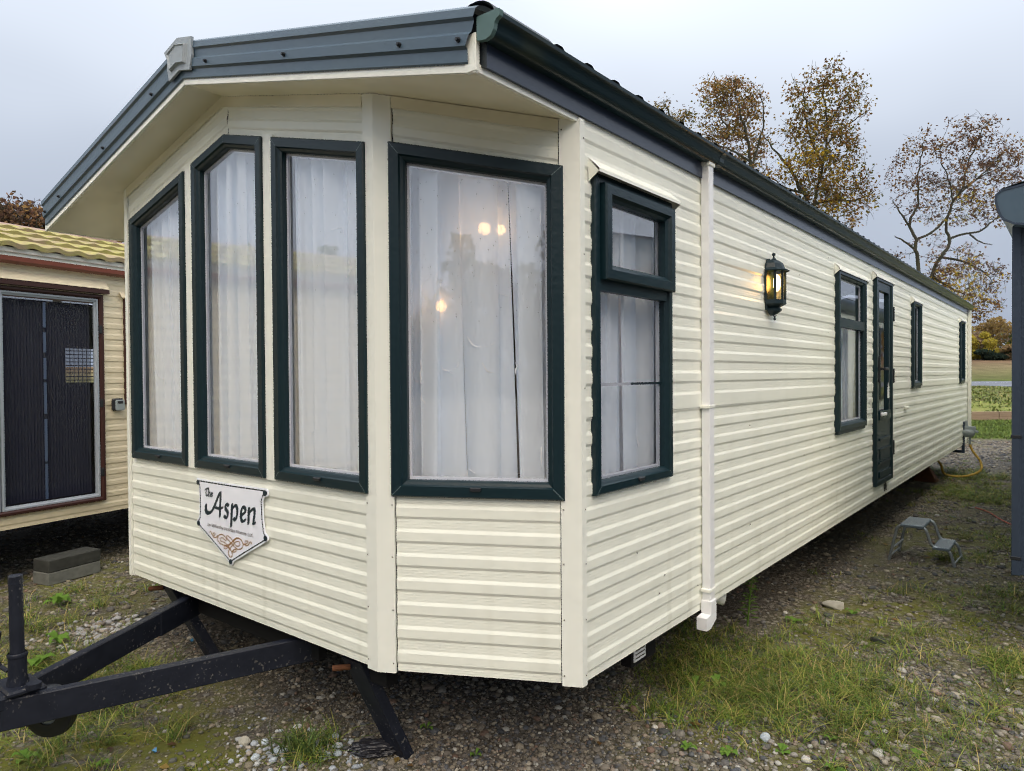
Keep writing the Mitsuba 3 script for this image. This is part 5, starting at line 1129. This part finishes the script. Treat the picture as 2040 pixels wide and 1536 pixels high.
grass('yard_grass', 'green and straw coloured grass tufts in the gravel yard', GRASS, 8.5, .090, 71, GC, [5, 5, 3.5, 2.5, 5], lean=(.5, 2.0), width=.0014, cluster=.032, blade=(12, 34))
g = np.random.default_rng(72); many = [(a, b, .16, .5) for a, b in zip(*from_da(np.sqrt(g.uniform(4, 160, 260)), g.uniform(-.75, .75, 260) * 6))]
many = []
for _ in range(300):
    d = math.sqrt(g.uniform(5, 200)); x, y = from_da(d, g.uniform(-.74, .74) * d)
    if -1.85 < x < 1.5 and y > .15: continue
    many.append((x, y, g.uniform(.06, .2), g.uniform(.3, .9)))
grass('sparse_grass', 'scattered small grass and moss tufts on the gravel', many, 6.0, .030, 73, GC, [4, 4, 2, 1, 4], cluster=.03, lean=(.5, 1.6))
lawn = []
for _ in range(500):
    d = g.uniform(17.5, 23.8); x, y = from_da(d, g.uniform(.50, .80) * d); lawn.append((x, y, .3, .5))
grass('lawn', 'short green lawn before the timber edging', lawn, 2.0, .07, 74, [(.085, .14, .02), (.13, .17, .03)], [1, 1], width=.004, cluster=.1)
wd = []
for _ in range(420):
    d = math.sqrt(g.uniform(25 ** 2, 62 ** 2)); x, y = from_da(d, g.uniform(.57, .77) * d); wd.append((x, y, .55, .4))
grass('verge_weeds', 'rough tall weeds beyond the timber edging', wd, .6, .11, 75, [(.15, .20, .045), (.20, .23, .06), (.28, .25, .10), (.14, .17, .06)], [3, 3, 2, 2], width=.010, cluster=.22)
def weed(x, y, n, r, h, seed, group, label, name='weed_plant', col=None):
    g = np.random.default_rng(seed); mb = MB(); z = float(ground_h(np.array([x]), np.array([y]))[0])
    for i in range(n):
        az = 6.28 * i / n + g.uniform(-.4, .4); L_ = r * g.uniform(.6, 1.1); w = L_ * g.uniform(.28, .42); d = np.array([math.cos(az), math.sin(az), 0]); s = np.array([-d[1], d[0], 0]); up = h * g.uniform(.5, 1.2)
        rings = []
        for t, wf, zf in ((.12, .12, .35), (.4, .85, .8), (.7, 1.0, 1.0), (.92, .55, .85), (1.05, .05, .6)):
            c_ = np.array([x, y, z + up * zf]) + d * L_ * t; rings.append(np.array([c_ - s * w * wf + [0, 0, .15 * w * wf], c_, c_ + s * w * wf + [0, 0, .15 * w * wf]]))
        mb.loft(rings, closed=False)
    obj(name, mb, 'leaf_green', None, smooth=True, label=label, cat='weed', group=group)
WEEDS = [(-1.05, -.28, 6, .06, .05, 'low green weed between the two drawbar arms, nearer the blocks'), (-.50, -.26, 5, .055, .05, 'low green weed between the two drawbar arms, nearer the caravan'), (.06, -.62, 4, .035, .04, 'low weed on the moss under the long drawbar beam'),
    (-1.62, -.22, 7, .08, .07, 'green weed by the drifts of pebbles left of the drawbar'), (-2.45, .05, 7, .09, .08, 'spreading green weed on the gravel in front of the concrete blocks'), (-1.35, -.42, 7, .09, .06, 'green weed just behind the jockey post'), (-.27, -.80, 6, .05, .04, 'broad leaved weed in the bottom left corner under the drawbar'),
    (1.95, 1.02, 6, .045, .03, 'leftmost of the small weeds along the bottom edge right of the caravan corner'), (2.1, 1.10, 6, .05, .03, 'second small weed from the left along the bottom edge right of the caravan corner'), (2.28, 1.25, 5, .04, .03, 'small weed on gravel just right of the single white stone'),
    (1.72, 1.62, 4, .05, .05, 'left one of two pale green weeds in the grass below the downpipe'), (1.80, 1.70, 4, .05, .05, 'right one of two pale green weeds in the grass below the downpipe'), (2.42, 1.48, 5, .035, .025, 'small weed at the lower right rim of the grass patch'),
    (1.82, 2.92, 5, .06, .03, 'flat green weed on gravel left of the flat sandy stone'), (2.75, 1.55, 5, .04, .03, 'small weed farthest right along the bottom edge'), (.92, .45, 4, .035, .03, 'tiny weed in the shade right of the front steady'), (1.25, .42, 4, .03, .03, 'tiny weed below the middle of the bay wall, at the bottom edge'),
    (2.08, 3.35, 5, .05, .04, 'small green weed right beside the flat sandy stone'), (2.50, 1.22, 5, .045, .03, 'weed cut by the bottom edge under the grass patch')]
for i, (x, y, n, r, h, lb) in enumerate(WEEDS):
    weed(x, y, n, r, h, 80 + i, 'low weeds in the gravel', lb)
# the tall single weed beside the caravan
tw = thing('tall_weed', 'single tall thin flowering weed standing beside the caravan, right of the downpipe', 'weed')
g = np.random.default_rng(9); bx_, by_ = 1.60, 2.68; zt = .40
stem = smooth_path([(bx_, by_, 0), (bx_ + .008, by_ + .01, .16), (bx_ + .022, by_ + .02, .30), (bx_ + .03, by_ + .035, zt)], 5)
obj('stem', MB().tube(stem, np.linspace(.006, .003, len(stem)), 6), 'leaf_green', tw)
mb = MB()
for i in range(46):
    t = .15 + .85 * i / 46; p = stem[min(int(t * (len(stem) - 1)), len(stem) - 1)]; az = i * 2.4; d = np.array([math.cos(az), math.sin(az), .25]); s = np.array([-d[1], d[0], 0]); L_ = .075 * (1.15 - t) + .012
    mb.add(np.array([p, p + d * L_ * .5 + s * .009, p + d * L_ - [0, 0, .012], p + d * L_ * .5 - s * .009]), [[0, 1, 2, 3]])
obj('leaves', mb, 'leaf_green', tw, kind='stuff')
mat('catkin', (.30, .30, .14), .7)
mb = MB()
for i in range(26):
    p = stem[-1] + np.array([g.normal(0, .014), g.normal(0, .014), g.uniform(-.11, .012)]); mb.mesh(trimesh.creation.icosphere(0, .006), lambda v, p=p: v + p)
obj('flower_head', mb, 'catkin', tw, kind='stuff')
# a bolder grass tussock beside the drawbar
grass('grass_tussock', 'dark green grass tussock between drawbar and front steady', [(.62, .00, .07, 1.0)], 60, .13, 77, [(.045, .075, .018), (.07, .10, .022)], [2, 1], width=.0026, lean=(.5, 1.3), cluster=.03)

# a few fallen leaves
g = np.random.default_rng(91); d_ = np.sqrt(g.uniform(5, 120, 420)); x, y = from_da(d_, g.uniform(-.74, .74, 420) * d_); ok = ~((x > -1.6) & (x < 1.3) & (y > .5)); x, y = x[ok], y[ok]; n = len(x); z = ground_h(x, y)
V, F, Cc = [], [], []
for i in range(n):
    r_ = g.uniform(.012, .030); az = g.uniform(0, 6.28); u = np.array([math.cos(az), math.sin(az), g.uniform(-.1, .25)]); v = np.array([-u[1], u[0], g.uniform(-.3, .3)]); p = np.array([x[i], y[i], z[i] + .010])
    V += [p - u * r_, p + v * r_ * .6 + [0, 0, .004], p + u * r_, p - v * r_ * .6 + [0, 0, .006]]; F += [[4 * i, 4 * i + 2, 4 * i + 1], [4 * i, 4 * i + 3, 4 * i + 2]]
    Cc += [np.array([(.20, .12, .05), (.13, .08, .045), (.30, .21, .07), (.10, .07, .05)][g.integers(4)]) * g.uniform(.7, 1.2)] * 4
obj('leaf_litter', (np.array(V), np.array(F)), 'leaf', None, color=np.array(Cc), kind='stuff', label='scattered fallen brown leaves on the yard', cat='leaves')
